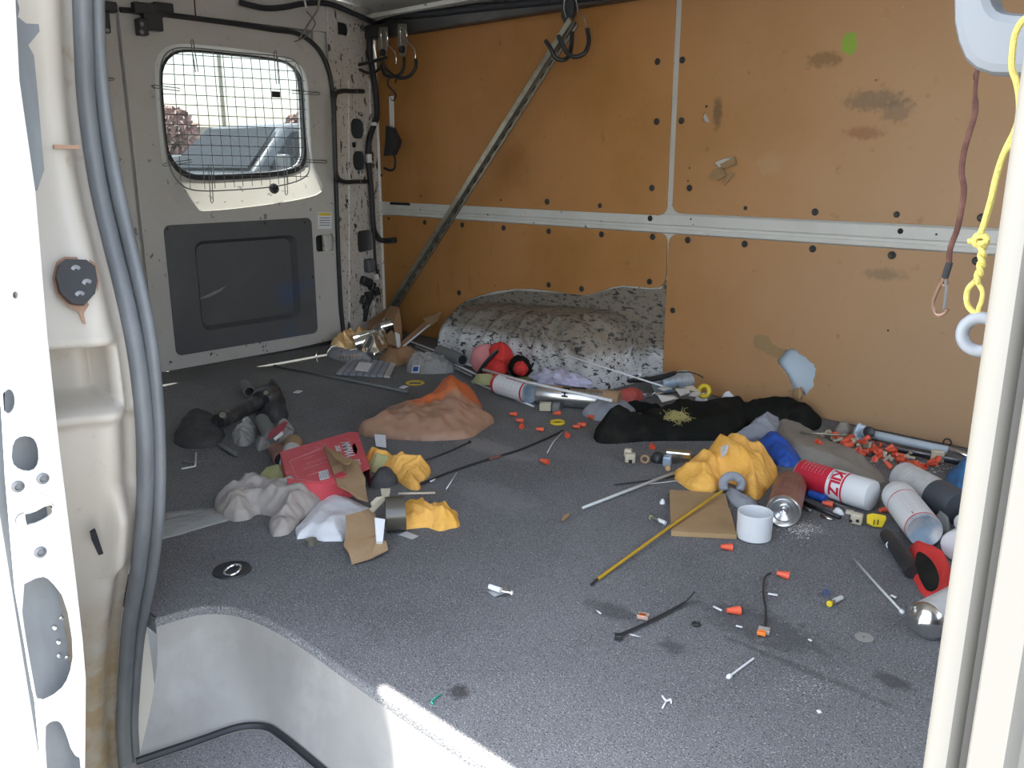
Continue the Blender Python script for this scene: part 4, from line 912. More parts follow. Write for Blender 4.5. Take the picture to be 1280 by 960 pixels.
# -- brown can, bottom toward us
t, A, d = can('spray_can', 'dusty brown spray can, silver bottom facing us', F(979, 640, Rc), F(992, 592, Rc), Rc, [
    ('can_bottom', 'silver', [(.012, 0), (.011, .10), (.013, .16), (.010, .30), (.012, .36), (.006, .62), (.009, .68), (.001, .86), (0, .93), (.002, .98), (.005, 1.01), (.009, .99)]),
    ('can_body', 'brownlabel', [(.006, .985), (.008, 1), (.150, 1), (.157, .96)]), ('top_dome', 'silver', [(.156, .97), (.160, .93), (.168, .70), (.172, .45)]), ('nozzle', 'wht', [(.170, .4), (.182, .38), (.184, 0)])])
for k in range(5): text_can('small_print', '--- ---- -- ---', .009, A, d, Rc*1.002, .05+k*.014, .15, 'strap', t, flip=1)
# -- white can with red rings
t, A, d = can('spray_can', 'white can with thin red rings, pale concave bottom facing us', F(1156, 664, Rc), F(1112, 606, Rc), Rc, [
    ('can_bottom', 'bluecan', [(.010, 0), (.008, .6), (.001, .88), (0, .95), (.003, 1.0), (.006, 1.0)]), ('can_body', 'wht', [(.006, 1), (.158, 1)]),
    ('red_ring', 'redlabel', [(.008, 1.01), (.012, 1.01)]), ('red_ring', 'redlabel', [(.125, 1.01), (.128, 1.01)]), ('cap', 'cap', [(.158, 1.0), (.176, .98), (.185, .88), (.188, 0)])])
for k in range(10): text_can('small_print', '-- ---- - --- --- --', .007, A, d, Rc*1.002, .028+k*.009, -.1, 'greycloth', t)
text_can('print_box', 'I', .016, A, d, Rc*1.002, .020, -.6, 'redlabel', t); 
# -- grey can with dark cap
t, A, d = can('spray_can', 'pale grey ribbed can with dark grey cap, behind the white can', F(1128, 596, Rc), F(1208, 640, Rc), Rc*1.05, [
    ('can_end', 'silver', [(0, 0), (.001, .9), (.003, .97)]), ('can_body', 'greycan', [(.003, 1), (.112, 1)]), ('cap', 'darkcap', [(.112, 1.03), (.175, 1.03), (.180, .95), (.182, 0)])])
for k in range(7): put('rib', MB().lathe(A, d, [(.03+k*.011, Rc*1.05), (.031+k*.011, Rc*1.065), (.033+k*.011, Rc*1.065), (.034+k*.011, Rc*1.05)], 28, False), 'greycan', t)
# -- white capped can by the pillar
t, A, d = can('spray_can', 'white can end with small grey marks, half hidden by the pillar', F(1193, 684, Rc*.8), F(1240, 660, Rc*.8), Rc*.85, [
    ('cap', 'cap', [(0, 0), (0, .88), (.003, .97), (.010, 1), (.05, 1)]), ('can_body', 'greycan', [(.05, 1.01), (.14, 1.01)])], length=.14)
text_can('small_print', '----', .012, A, d, Rc*.85, .02, -1.0, 'greycloth', t)
can('small_bottle', 'small white bottle top above the half hidden can', F(1203, 655, .03), F(1230, 640, .03), .018, [('bottle_cap', 'wht', [(0, 0), (0, .9), (.004, 1), (.03, 1)]), ('bottle_body', 'greycan', [(.03, 1.05), (.09, 1.05)])], length=.09, cat='bottle')
# -- shiny can end in front right
t, A, d = can('metal_can', 'shiny silver domed can end by the foot of the right pillar', F(1153, 778, .028), F(1215, 745, .028), .0285, [
    ('dome', 'chrome', [(-.012, 0), (-.010, .35), (-.004, .70), (.002, .92), (.006, .99), (.008, 1.02), (.011, 1.02)]), ('can_body', 'greycan', [(.011, 1), (.016, 1), (.11, 1)])], length=.11)
# -- far cans
t, A, d = can('spray_can', 'white and red spray can with pale bottom, beside the silver can', F(621, 479, Rc), F(662, 491, Rc), Rc, [
    ('red_end', 'redlabel', [(0, 0), (.0, .8), (.004, .95), (.012, 1), (.018, 1)]), ('can_body', 'wht', [(.018, 1), (.150, 1)]), ('red_ring', 'redlabel', [(.140, 1.02), (.147, 1.02)]), ('can_bottom', 'bluecan', [(.150, 1), (.156, .96), (.154, .85), (.148, .5), (.146, 0)])], length=.158)
for a_, b_ in ((.06, .0),): 
    mb = MB()
    for i in range(9): 
        pass
def patch(A, d, r, t0, t1, a0, a1, n=10):
    mb = MB(); u = Vector((0, 0, 1)); u = (u-d*u.dot(d)).normalized(); s_ = d.cross(u); vs_ = []
    for i in range(n+1):
        a = a0+(a1-a0)*i/n; nn_ = u*math.cos(a)+s_*math.sin(a)
        for tt_ in (t0, t1): vs_.append(A+d*tt_+nn_*r)
    return mb.add(vs_, [(2*i, 2*i+1, 2*i+3, 2*i+2) for i in range(n)])
put('red_label_block', patch(A, d, Rc*1.012, .06, .138, -.15, .45), 'redlabel', t)
for k in range(5): text_can('small_print', '------ ---- --', .008, A, d, Rc*1.003, .05+k*.018, 1.0, 'greycloth', t)
t, A, d = can('metal_can', 'shiny silver can with black block lettering on the floor', F(672, 492, Rc*.96), F(752, 500, Rc*.96), Rc*.92, [
    ('can_end', 'silver', [(0, 0), (.0, .9), (.004, 1.0)]), ('can_body', 'silver', [(.004, 1), (.085, 1), (.086, .985), (.205, .985)]), ('cardboard_end', 'card', [(.205, 1.02), (.25, 1.02), (.252, 0)])], length=.252)
for k, (ch, sz, ang) in enumerate((('E', .03, -.2), ('F', .03, .5), ('H', .026, 1.1))): text_can('lettering', ch, sz, A, d, Rc*.93, .092, ang, 'black', t, bold=.0015)
put('black_band', patch(A, d, Rc*.94, .105, .150, -.4, .25), 'black', t)
for k in range(4): text_can('small_print', '-- --- -', .012, A, d, Rc*.93, .13+k*.02, .6, 'black', t)
t, A, d = can('spray_can', 'scuffed blue silver can lying against the wall, end rim to the right', F(822, 480, Rc), F(866, 474, Rc), Rc, [
    ('can_body', 'bluecan', [(0, 0), (.0, .95), (.004, 1), (.150, 1)]), ('end_rim', 'silver', [(.150, 1.0), (.153, 1.05), (.158, 1.05), (.159, .95), (.154, .90), (.150, .88), (.150, 0)])], length=.159)
# loose white cap
cpv = F(942, 672); capm = MB().lathe((cpv.x, cpv.y, .001), (0, 0, 1), [(0, 0), (0, .030), (.002, .0325), (.052, .0335), (.053, .0325), (.052, .0312), (.006, .0305), (.005, 0)], 36)
props(put('can_cap', capm, 'cap'), 'white open spray can cap standing beside the brown cardboard', 'cap')
# ---- cardboard squares with yellow rod
cb = thing('cardboard_square', tuple(F(878, 645)), 'two tan cardboard squares stacked on the carpet under the yellow rod', 'cardboard')
q1 = [F(x, y, .010) for x, y in ((836, 610), (905, 613), (915, 640), (921, 667), (838, 665))]
q2 = [F(x, y, .018) for x, y in ((837, 628), (911, 632), (920, 668), (839, 663))]
put('sheet', MB().slab([F(x, y, .009) for x, y in ((837, 612), (907, 617), (914, 650), (838, 645))], .008, (0, 0, 1)), 'cardtop', cb, smooth=False)
put('sheet', MB().slab([F(x, y, .011) for x, y in ((838, 632), (912, 635), (921, 668), (839, 664))], .010, (0, 0, 1)), 'cardtop', cb, smooth=False)
def rod(name, pts, r, mat, label, cat='rod', seg=8, flat=1.0, group=None, curve=False):
    P3 = [F(p[0], p[1], p[2] if len(p) > 2 else r+.001) for p in pts]
    return put(name, MB().tube(smoothpts(P3, 5) if curve else P3, r, seg, flat), mat, None, smooth='all', label=label, cat=cat, group=group)
yr = thing('fibreglass_rod', tuple(F(740, 732)), 'yellow rod with black tip lying over the cardboard square', 'rod')
put('shaft', MB().tube([F(747, 724, .004), F(838, 658, .016), F(902, 614, .022)], .0032, 10), 'orange2' if False else mk('yellow_fibreglass', (.50, .31, .03), .4), yr)
put('tip', MB().tube([F(739, 731, .004), F(748, 723, .004)], .0024, 8), 'black', yr)
# ---- yellow cloths
heapobj('cleaning_cloth', [(839, 580), (858, 566), (885, 555), (897, 543), (925, 548), (950, 558), (966, 563), (974, 573), (972, 590), (960, 605), (952, 622), (944, 627), (930, 612), (922, 597), (910, 592), (902, 598), (898, 610), (870, 612), (852, 598)], .08, 'yellow', 'crumpled yellow microfibre cloth beside the brown spray can', 'cloth', seed=3, edge=.06, fold=.6, fs=9, crump=.1, cs=10)
o = put('cloth_tag', MB().slab([F(901, 560, .075), F(911, 556, .085), (F(909, 566, .078)), F(902, 573, .075)], .002), 'paper', None, smooth=False, label='small torn white tag lying on the large yellow cloth', cat='tag')
put('rag', MB().tube(smoothpts([F(905, 612, .012), F(904, 603, .022), F(910, 596, .034), F(920, 596, .036), F(927, 603, .028), F(925, 612, .018)], 6), .010, 12, .8), 'greycloth', None, smooth='all', label='grey rolled rag loop sticking out from under the yellow cloth', cat='rag')
heapobj('rag', [(905, 608), (914, 604), (924, 614), (938, 624), (950, 628), (945, 636), (928, 638), (913, 628)], .022, 'greycloth', 'flat grey rag end between yellow cloth and white cap', 'rag', seed=9, edge=.02, fold=.3)
t = thing('cleaning_cloth', tuple(F(530, 650)), 'yellow cloth spilling out of the tape roll, left heap front', 'cloth')
put('cloth_body', heap([(494, 628), (505, 620), (522, 619), (548, 621), (560, 628), (571, 632), (573, 641), (577, 655), (562, 659), (548, 665), (535, 656), (515, 660), (494, 662)], .042, seed=12, edge=.03, fold=.65, fs=16, crump=.1), 'yellow', t, smooth='all')
t = thing('cleaning_cloth', tuple(F(510, 590)), 'yellow and pale green cloth behind the torn red carton', 'cloth')
put('yellow_part', heap([(452, 560), (470, 557), (495, 566), (518, 574), (532, 574), (540, 582), (533, 592), (522, 600), (527, 611), (518, 614), (505, 606), (495, 592), (470, 580), (455, 572)], .055, seed=15, edge=.035, fold=.6, fs=15, crump=.1), 'yellow', t, smooth='all')
put('green_part', heap([(455, 574), (468, 567), (485, 568), (497, 576), (494, 590), (480, 592), (462, 587)], .05, seed=17, edge=.03, fold=.4), 'palegreen', t, smooth='all')
heapobj('knit_cap', [(461, 596), (467, 588), (480, 585), (495, 587), (498, 596), (492, 603), (482, 610), (470, 612), (462, 606)], .042, 'darkfabric', 'dark grey knit cap between the yellow cloths', 'cap', seed=19, edge=.03, fold=.2)
heapobj('yellow_glove', [(322, 592), (338, 582), (352, 578), (360, 582), (362, 598), (350, 603), (330, 600)], .04, 'palegreen', 'pale yellow green cloth showing behind the grey plastic bag', 'cloth', seed=21, edge=.03)
# ---- tape roll
tr = thing('tape_roll', tuple(F(490, 650)), 'clear packing tape roll on edge with yellow cloth through it', 'tape')
cA = F(482, 643, .034); cB = F(496, 642, .034)
put('tape', MB().lathe(cA, cB-cA, [(0, .034), (.038, .034), (.038, .029), (0, .029), (0, .034)], 36, False), mk('clear_brown_tape', (.085, .075, .06), .22, spec=.6), tr)
put('core', MB().lathe(cA, cB-cA, [(.002, .029), (.036, .029), (.036, .026), (.002, .026)], 32, False), 'card', tr)
# ---- carton
ct = thing('torn_carton', tuple(F(405, 590)), 'torn bright red carton with white print and hand hole', 'box')
cz = .050
top = [(350, 566), (436, 541), (447, 541), (462, 585), (446, 592), (402, 603), (360, 603)]
hl = [F(x, y, cz) for x, y in ((440, 556), (444, 554), (447, 562), (446, 569), (442, 566))]
put('front_panel', plate([tuple(F(x, y, cz)[:2]) for x, y in top], [[tuple(p[:2]) for p in hl]], .004, M_flat(cz)), 'redp', ct)
sid = MB(); bb = [F(x, y, cz) for x, y in top]
for i in range(len(bb)):
    a, b = bb[i], bb[(i+1) % len(bb)]
    if i in (3, ): continue
    sid.add([a, b, Vector((b.x, b.y, .001)), Vector((a.x, a.y, .001))], [(0, 1, 2, 3)])
put('side_panel', sid, 'redp', ct, smooth=False)
put('hole_shadow', MB().slab([F(x, y, cz-.02) for x, y in ((437, 553), (446, 550), (450, 564), (447, 572), (440, 568))], .002, (0, 0, 1)), 'hole', ct, smooth=False)
def line3(p, q, z, wd, mat, parent, nm='print_line'):
    a, b = F(p[0], p[1], z), F(q[0], q[1], z); s_ = (b-a).normalized().cross(Vector((0, 0, 1)))*wd/2
    return put(nm, MB().slab([a-s_, b-s_, b+s_, a+s_], .0006, (0, 0, 1)), mat, parent, smooth=False)
lz = cz+.0028
for p, q in (((372, 572), (404, 558)), ((380, 574), (392, 569)), ((383, 580), (408, 571)), ((378, 587), (408, 577)), ((385, 594), (410, 586)), ((362, 576), (372, 599)), ((372, 599), (390, 601)), ((362, 576), (407, 559))):
    line3(p, q, lz, .0018, 'pink', ct)
xa = (F(447, 588, cz)-F(434, 550, cz)); 
for (bd, px, py, sz, bo) in (('MMMAA', 434, 562, .030, .001), ('XXAX', 422, 561, .016, .0005), ('ZXXA', 447, 578, .014, .0006)):
    text_flat('print_marks', bd, sz, F(px, py, lz), (F(442, 578, cz)-F(430, 548, cz)), -(F(452, 560, cz)-F(430, 566, cz)) * -1, 'wht', ct, bold=.0004)
put('bar_code', MB().slab([F(x, y, lz) for x, y in ((398, 590), (410, 587), (412, 597), (400, 600))], .0006, (0, 0, 1)), 'wht', ct, smooth=False)
for k in range(6): line3((399.5+k*1.9, 591-k*.5), (401.5+k*1.9, 599-k*.5), lz+.0006, .0010, 'ink', ct, 'bar')
# torn brown liner rising from the carton
put('torn_liner', MB().slab([F(405, 560, cz+.004), F(420, 566, cz+.006), F(432, 574, cz+.008), F(449, 578, cz+.006), F(452, 590, cz+.006), F(457, 600, .048), F(457, 612, .040), F(460, 628, .034), F(447, 624, .034), F(436, 615, .040), F(422, 608, .046), F(414, 585, cz+.006)], .004), 'card', ct, smooth=False)
put('torn_flap', MB().slab([F(405, 559, cz+.010), F(414, 563, cz+.016), F(424, 567, cz+.024), F(432, 573, cz+.026), F(440, 575, cz+.014), F(438, 580, cz+.028), F(431, 581, cz+.034), F(420, 574, cz+.030)], .003), 'cardtop', ct, smooth=False)
# ---- grey bag, paper, cardboard
heapobj('plastic_bag', [(264, 620), (275, 607), (290, 598), (306, 589), (318, 591), (340, 598), (370, 602), (402, 606), (404, 614), (396, 626), (384, 636), (374, 645), (372, 655), (358, 668), (345, 672), (335, 664), (337, 650), (344, 641), (330, 634), (318, 635), (310, 645), (290, 646), (272, 640)], .055, 'greybag', 'crumpled dusty grey plastic bag left of the white paper', 'bag', seed=23, edge=.05, fold=.5, fs=10, crump=.45, cs=22)
pp = thing('white_paper', tuple(F(415, 650)), 'creased white paper sheet with faint print in the left heap', 'paper')
put('sheet', heap([(406, 606), (436, 617), (463, 632), (470, 640), (440, 660), (428, 677), (405, 677), (385, 672), (371, 674), (369, 660), (385, 640)], .026, seed=25, edge=.04, fold=.5, fs=8, crump=.2, cs=14, smooth=0), 'paper', pp, smooth='all')
heapobj('plastic_sheet', [(196, 640), (230, 636), (262, 632), (285, 638), (290, 648), (265, 655), (235, 665), (205, 674), (190, 676)], .008, 'clearbag', 'flat clear plastic sheet beside the left door seal', 'sheet', seed=27, edge=.03, crump=.5)
kc = thing('cardboard_scrap', tuple(F(455, 680)), 'torn L shaped brown cardboard scrap at the front of the left heap', 'cardboard')
put('cardboard_sheet', MB().slab([F(432, 646, .035), F(451, 641, .038), F(469, 634, .040), F(470, 660, .028), F(471, 678, .020), F(483, 678, .018), F(485, 688, .012), F(463, 699, .006), F(440, 706, .003), F(436, 692, .010), F(430, 684, .014), F(433, 665, .025)], .0035), 'card', kc, smooth=False)
put('fold_line', MB().tube([F(436, 680, .0185), F(471, 669, .0265)], .0012, 6), 'kraft', kc)
props(put('white_card', MB().slab([F(468, 650, .05), F(481, 652, .045), F(478, 680, .02), F(470, 680, .02)], .008), 'wht', smooth=False), 'plain white card standing against the cardboard scrap', 'card')
props(put('price_tag', MB().slab([F(498, 668, .002), F(508, 664, .002), F(523, 670, .002), F(515, 674, .002)], .001, (0, 0, 1)), 'greycan', smooth=False), 'small grey printed card on the carpet before the yellow cloth', 'card')
tg = props(put('paper_tag', MB().slab([F(468, 543, .02), F(482, 544, .022), F(483, 560, .008), F(470, 558, .006)], .001), 'paper', smooth=False), 'white ruled tag standing behind the red carton', 'tag')
hb = thing('hinge_bracket', tuple(F(475, 620)), 'cream painted folded metal bracket between cap and cardboard', 'bracket')
put('leaf', MB().slab([F(463, 630, .055), F(470, 623, .06), (F(479, 622, .06)), F(476, 630, .052), F(468, 640, .045)], .004), 'beige', hb, smooth=False)
put('leaf', MB().slab([F(476, 612, .06), F(488, 612, .062), F(487, 620, .055), F(478, 626, .052)], .003), 'beige', hb, smooth=False)
put('leaf', MB().slab([F(462, 638, .05), F(480, 622, .06), F(483, 624, .06), F(466, 641, .05)], .003), 'beige', hb, smooth=False)
rod('paint_stick', [(498, 617, .055), (544, 616, .05)], .0035, 'beige', 'thin beige stick lying along the back of the front yellow cloth', 'stick', flat=.6)
props(put('bottle_cap', MB().lathe(F(389, 680), (0, 0, 1), [(0, 0), (0, .011), (.010, .011), (.011, .007), (.011, 0)], 16), 'zinc'), 'small round metal cap in front of the white paper', 'cap')
# ---- left dark pile
M['metaldark'] = mk('dark_grey_metal_tool', (.055, .058, .062), .4, .4, layers=[((.16, .165, .17), 22, .5, .7)])
M['greytube'] = mk('grey_plastic_tube', (.17, .18, .18), .5)
jk = thing('metal_tool', tuple(F(310, 505)), 'dark metal tool with thick shaft and bulky head in the left shade', 'tool')
put('shaft', MB().tube([F(278, 525, .03), F(300, 514, .035), F(326, 502, .04)], [.018, .022, .022], 14), 'metaldark', jk)
put('head', MB().lathe(F(326, 502, .045), F(345, 493, .045)-F(326, 502, .045), [(0, 0), (0, .030), (.01, .037), (.05, .037), (.062, .030), (.062, 0)], 20), 'metaldark', jk)
put('end_knob', MB().lathe(F(272, 527, .03), F(285, 521, .03)-F(272, 527, .03), [(0, 0), (0, .020), (.025, .024), (.03, .018), (.03, 0)], 16), 'metaldark', jk)
put('bolt', MB().lathe(F(279, 520, .055), Vector((.4, -.4, .6)), [(0, .010), (.006, .009), (.006, 0)], 12), 'chrome', jk)
put('bolt', MB().lathe(F(333, 492, .08), Vector((.4, -.4, .6)), [(0, .008), (.005, .007), (.005, 0)], 12), 'chrome', jk)
heapobj('tool_pouch', [(330, 478), (340, 468), (352, 480), (358, 505), (362, 522), (350, 530), (330, 526), (318, 520), (322, 500)], .05, 'darkfabric', 'black tool pouch behind the dark metal tool', 'pouch', seed=31, edge=.05, fold=.2)
heapobj('black_bag', [(222, 560), (215, 545), (226, 520), (240, 505), (262, 508), (275, 525), (282, 540), (275, 556), (250, 562)], .03, 'darkfabric', 'flat black fabric bundle nearest the left door seal', 'bundle', seed=33, edge=.06, fold=.3)
can('cardboard_tube', 'short grey tube standing aslant behind the dark metal tool', F(312, 490, .022), F(302, 473, .022), .0175, [('tube_body', 'greytube', [(0, .8), (0, 1), (.10, 1), (.10, .8), (.0, .8)])], length=.10, cat='tube')
can('caulk_tube', 'grey green plastic tube beside the red white pack', F(340, 548, .022), F(322, 516, .022), .019, [('tube_body', 'greytube', [(0, 0), (0, 1), (.17, 1), (.172, 0)])], length=.17, cat='tube')
can('caulk_tube', 'short brownish tube end below the red white pack', F(352, 575, .022), F(343, 558, .022), .019, [('tube_body', 'brownlabel', [(0, .85), (0, 1), (.08, 1), (.08, 0)]), ('dark_end', 'hole', [(.002, 0), (.002, .9)])], length=.08, cat='tube')
t, A, d = can('caulk_tube', 'worn white and tan tube beside the red carton', F(362, 580, .026), F(370, 536, .026), .023, [('tube_body', 'greycan', [(0, 0), (0, 1), (.09, 1)]), ('tan_end', 'card', [(.09, 1.02), (.15, 1.02), (.156, .8), (.157, 0)])], length=.157, cat='tube')
heapobj('clear_wrapper', [(287, 545), (290, 535), (305, 523), (316, 522), (322, 530), (319, 548), (310, 558), (296, 558)], .035, 'clearbag', 'crumpled clear plastic wrapper left of the grey green tube', 'wrapper', seed=35, edge=.025, crump=.6, cs=30)
pk_ = thing('red_white_pack', tuple(F(345, 548)), 'limp plastic pack with dark red print and white marks', 'packet')
put('pack_body', heap([(318, 555), (322, 545), (340, 533), (356, 520), (366, 524), (368, 535), (356, 545), (340, 556), (322, 566)], .035, seed=37, edge=.03, crump=.3), 'clearbag', pk_, smooth='all')
put('red_print', MB().slab([F(333, 550, .058), F(337, 540, .060), F(355, 527, .060), F(360, 528, .058), F(354, 540, .056)], .001), mk('dark_red_print', (.30, .03, .05), .5), pk_, smooth=False)
put('white_print', MB().slab([F(342, 548, .061), F(353, 539, .061), F(354, 543, .060), F(344, 551, .060)], .001), 'wht', pk_, smooth=False)
rod('pencil_stub', [(274, 556), (295, 568)], .0055, 'greytube', 'short grey metal stub beside the clear wrapper', 'stub')
rod('wire_clip', [(227, 586), (244, 583), (245, 566)], .0022, 'wht', 'bent white wire piece on the carpet near the left seal', 'wire')
rod('wire_clip', [(228, 577), (245, 579), (262, 575)], .0016, 'greytube', 'thin grey wire crossing the bent white wire', 'wire')
# ---- floor ring
dr = thing('tie_down_ring', tuple(F(290, 713)), 'metal tie down ring in a round floor cup near the step', 'ring')
put('cup', MB().lathe(F(290, 713, .0005), (0, 0, 1), [(0, .034), (.003, .032), (.0015, .028), (.0010, 0)], 28), 'rubber', dr)
c0 = F(291, 715, .006); put('ring', MB().tube([c0+Vector((math.cos(a)*.014, math.sin(a)*.014, .004+.004*math.sin(a))) for a in (2*PI*i/20 for i in range(20))], .0022, 8, closed=True), 'chrome', dr)
# ---- brown bag
heapobj('plastic_bag', [(443, 537), (460, 528), (478, 515), (477, 506), (500, 503), (522, 499), (540, 483), (557, 466), (572, 467), (592, 480), (604, 500), (605, 514), (621, 517), (608, 528), (592, 545), (576, 549), (530, 552), (500, 549), (462, 546)], .085, 'bag', 'tan plastic bag with an orange printed patch', 'bag', seed=41, bumps=((F(578, 512).x, F(578, 512).y, .035, .10),), edge=.13, fold=.45, fs=7, crump=.3, cs=14)
# ---- corner foil heap
fo = thing('gold_foil', tuple(F(440, 430)), 'crinkled gold foil sheet in the sunny corner by the rear door', 'foil')
put('foil_sheet', heap([(411, 436), (416, 428), (438, 413), (458, 402), (464, 404), (462, 418), (446, 430), (428, 438)], .11, seed=43, edge=.10, fold=.4, fs=18, crump=.5, cs=30), 'gold', fo, smooth='all')
kp = thing('kraft_carton', tuple(F(485, 425)), 'torn open brown carton flaps standing in the corner under the strut', 'carton')
def Kp(px, py, y): return PY(px, py, y)
put('flap', MB().slab([Kp(461, 402, 2.10), Kp(485, 385, 2.16), Kp(489, 383, 2.17), Kp(478, 400, 2.10), Kp(463, 415, 2.04)], .004), 'kraft', kp, smooth=False)
put('flap', MB().slab([Kp(480, 397, 2.10), Kp(489, 383, 2.14), Kp(499, 385, 2.14), Kp(502, 405, 2.10), Kp(503, 424, 2.06), Kp(497, 432, 2.02), Kp(492, 405, 2.08)], .004), 'kraft', kp, smooth=False)
put('flap', MB().slab([Kp(476, 425, 2.0), Kp(490, 414, 2.05), Kp(497, 422, 2.03), Kp(500, 436, 1.97), Kp(486, 430, 1.98)], .004), 'card', kp, smooth=False)
put('flap', MB().slab([Kp(494, 416, 2.02), Kp(500, 419, 2.02), Kp(501, 432, 1.98), Kp(497, 437, 1.96)], .005), 'wht', kp, smooth=False)
put('flap', MB().slab([Kp(500, 431, 2.0), Kp(533, 403, 2.15), Kp(538, 405, 2.14), Kp(500, 437, 1.98)], .006), 'kraft', kp, smooth=False)
put('flap_edge', MB().tube([Kp(498, 438, 1.97), Kp(537, 406, 2.13)], .0035, 6), 'paper', kp)
put('flap', MB().slab([Kp(529, 400, 2.17), Kp(552, 391, 2.22), Kp(548, 401, 2.19), Kp(538, 408, 2.14)], .005), 'card', kp, smooth=False)
heapobj('kraft_scrap', [(470, 446), (482, 438), (500, 436), (515, 437), (528, 445), (523, 452), (508, 450), (498, 458), (485, 455)], .05, 'kraft', 'small crumpled brown paper scrap above the grey mailer', 'paper', seed=45, edge=.05)
sv = thing('silver_tube', tuple(F(455, 440)), 'bright silver foil cylinder in the corner heap', 'tube')
sA = PY(445, 430, 1.94); sB = PY(469, 423, 2.0); put('cylinder', MB().lathe(sA, sB-sA, [(0, .034), (.0, .038), (.088, .038), (.088, .034), (0, .034)], 30, False), 'foil', sv)
sv2 = thing('silver_tube', tuple(F(485, 412)), 'smaller silver foil curl inside the brown carton', 'tube')
sA = PY(476, 409, 2.06); sB = PY(491, 405, 2.10); put('cylinder', MB().lathe(sA, sB-sA, [(0, .018), (.0, .022), (.06, .022), (.06, .018), (0, .018)], 24, False), 'foil', sv2)
heapobj('foil_scrap', [(448, 432), (460, 420), (478, 414), (492, 420), (495, 432), (480, 442), (460, 446)], .06, 'foil', 'dark crumpled silver foil under the silver cylinder', 'foil', seed=47, edge=.05, crump=.6, cs=25)
sp_ = thing('fringed_bag', tuple(F(435, 445)), 'dark grey bag with small brass teeth left of the mailer', 'bag')
put('bag_body', heap([(406, 440), (412, 432), (425, 434), (445, 438), (462, 446), (466, 452), (440, 453), (420, 449)], .035, seed=49, edge=.03), 'greycloth', sp_, smooth='all')
for k in range(8): put('tooth', MB().tube([F(424+k*4, 444, .042), F(425+k*4, 448, .022)], .0022, 6), 'gold', sp_)
bm_ = thing('bubble_mailer', tuple(F(458, 460)), 'flat grey ribbed plastic mailer with white label', 'mailer')
mz = .010
q0, q1, q2, q3 = F(420, 466, mz), F(437, 447, mz), F(496, 452, mz), F(488, 470, mz)
for k in range(8):
    a, b = k/8, (k+.93)/8
    put('rib', MB().slab([q0.lerp(q3, a), q0.lerp(q3, b), q1.lerp(q2, b), q1.lerp(q2, a)], .009, (0, 0, 1)), 'greycan' if k > 6 else 'greycloth', bm_, smooth=False, bevel=.003)
put('white_label', MB().slab([F(444, 462, mz+.002), F(449, 452, mz+.002), F(466, 454, mz+.002), F(460, 464, mz+.002)], .002, (0, 0, 1)), 'paper', bm_, smooth=False)
# ---- white rods bundle
wr_ = [((514, 427, .05), (612, 465, .02)), ((512, 434, .02), (590, 470, .01)), ((520, 433, .03), (600, 470, .015)), ((516, 438, .01), (575, 462, .01)), ((526, 436, .03), (604, 462, .03)), ((512, 433, .035), (529, 449, .02))]
for k, (a, b) in enumerate(wr_):
    rod('metal_rod', [a, b], .0034, 'wht' if k % 2 == 0 else 'silver', ('longest white rod on top of the bundle before the wheel box', 'silver rod lowest toward the clear bottle', 'white rod in the middle of the bundle before the wheel box', 'short silver rod at the carton side of the bundle', 'white rod lying furthest back against the wheel box', 'very short silver rod crossing the left end of the bundle')[k], 'rod', group='pale rods bundled between carton and wheel box')
can('grey_pipe', 'short dark grey pipe in front of the wheel box end', F(578, 450, .05), F(545, 437, .05), .020, [('pipe_body', 'metaldark' if False else 'greytube', [(0, .8), (0, 1), (.17, 1), (.17, 0)]), ('bore', 'hole', [(.002, 0), (.002, .82)])], length=.17, cat='pipe')
bt_ = thing('plastic_bottle', tuple(F(535, 458)), 'crushed clear plastic bottle with small blue white label', 'bottle')
put('bottle_body', heap([(506, 457), (510, 449), (525, 446), (545, 441), (562, 445), (575, 452), (570, 464), (550, 467), (525, 468), (510, 465)], .055, seed=51, edge=.04, crump=.55, cs=28), 'clearbag', bt_, smooth='all')
put('label', MB().slab([F(514, 466, .035), F(516, 457, .045), F(525, 457, .047), F(524, 466, .036)], .002), 'paper', bt_, smooth=False)
put('blue_mark', MB().slab([F(516, 464, .040), F(517, 459, .046), F(523, 459, .047), F(522, 464, .040)], .002), 'blue', bt_, smooth=False)
rod('thin_metal_rod', [(343, 457), (510, 490)], .0045, 'greytube', 'long thin grey rod across the carpet in front of the mailer', 'rod')
rod('metal_stand', [(397, 452), (395, 446), (396, 440)], .002, 'wht', 'tiny white stand on the sunlit carpet near the rear door', 'stand')
rod('long_white_rod', [(604, 462, .06), (660, 478, .072), (700, 487, .072), (765, 501, .068)], .0045, 'wht', 'long white rod lying over the two cans', 'rod')
rod('thin_white_rod', [(590, 477, .004), (667, 508, .004)], .0032, 'wht', 'thin white rod on the carpet below the red white can', 'rod')
rod('welding_rod', [(711, 445, .12), (838, 486, .06)], .0026, 'wht', 'thin white rod leaning against the wheel box', 'rod')
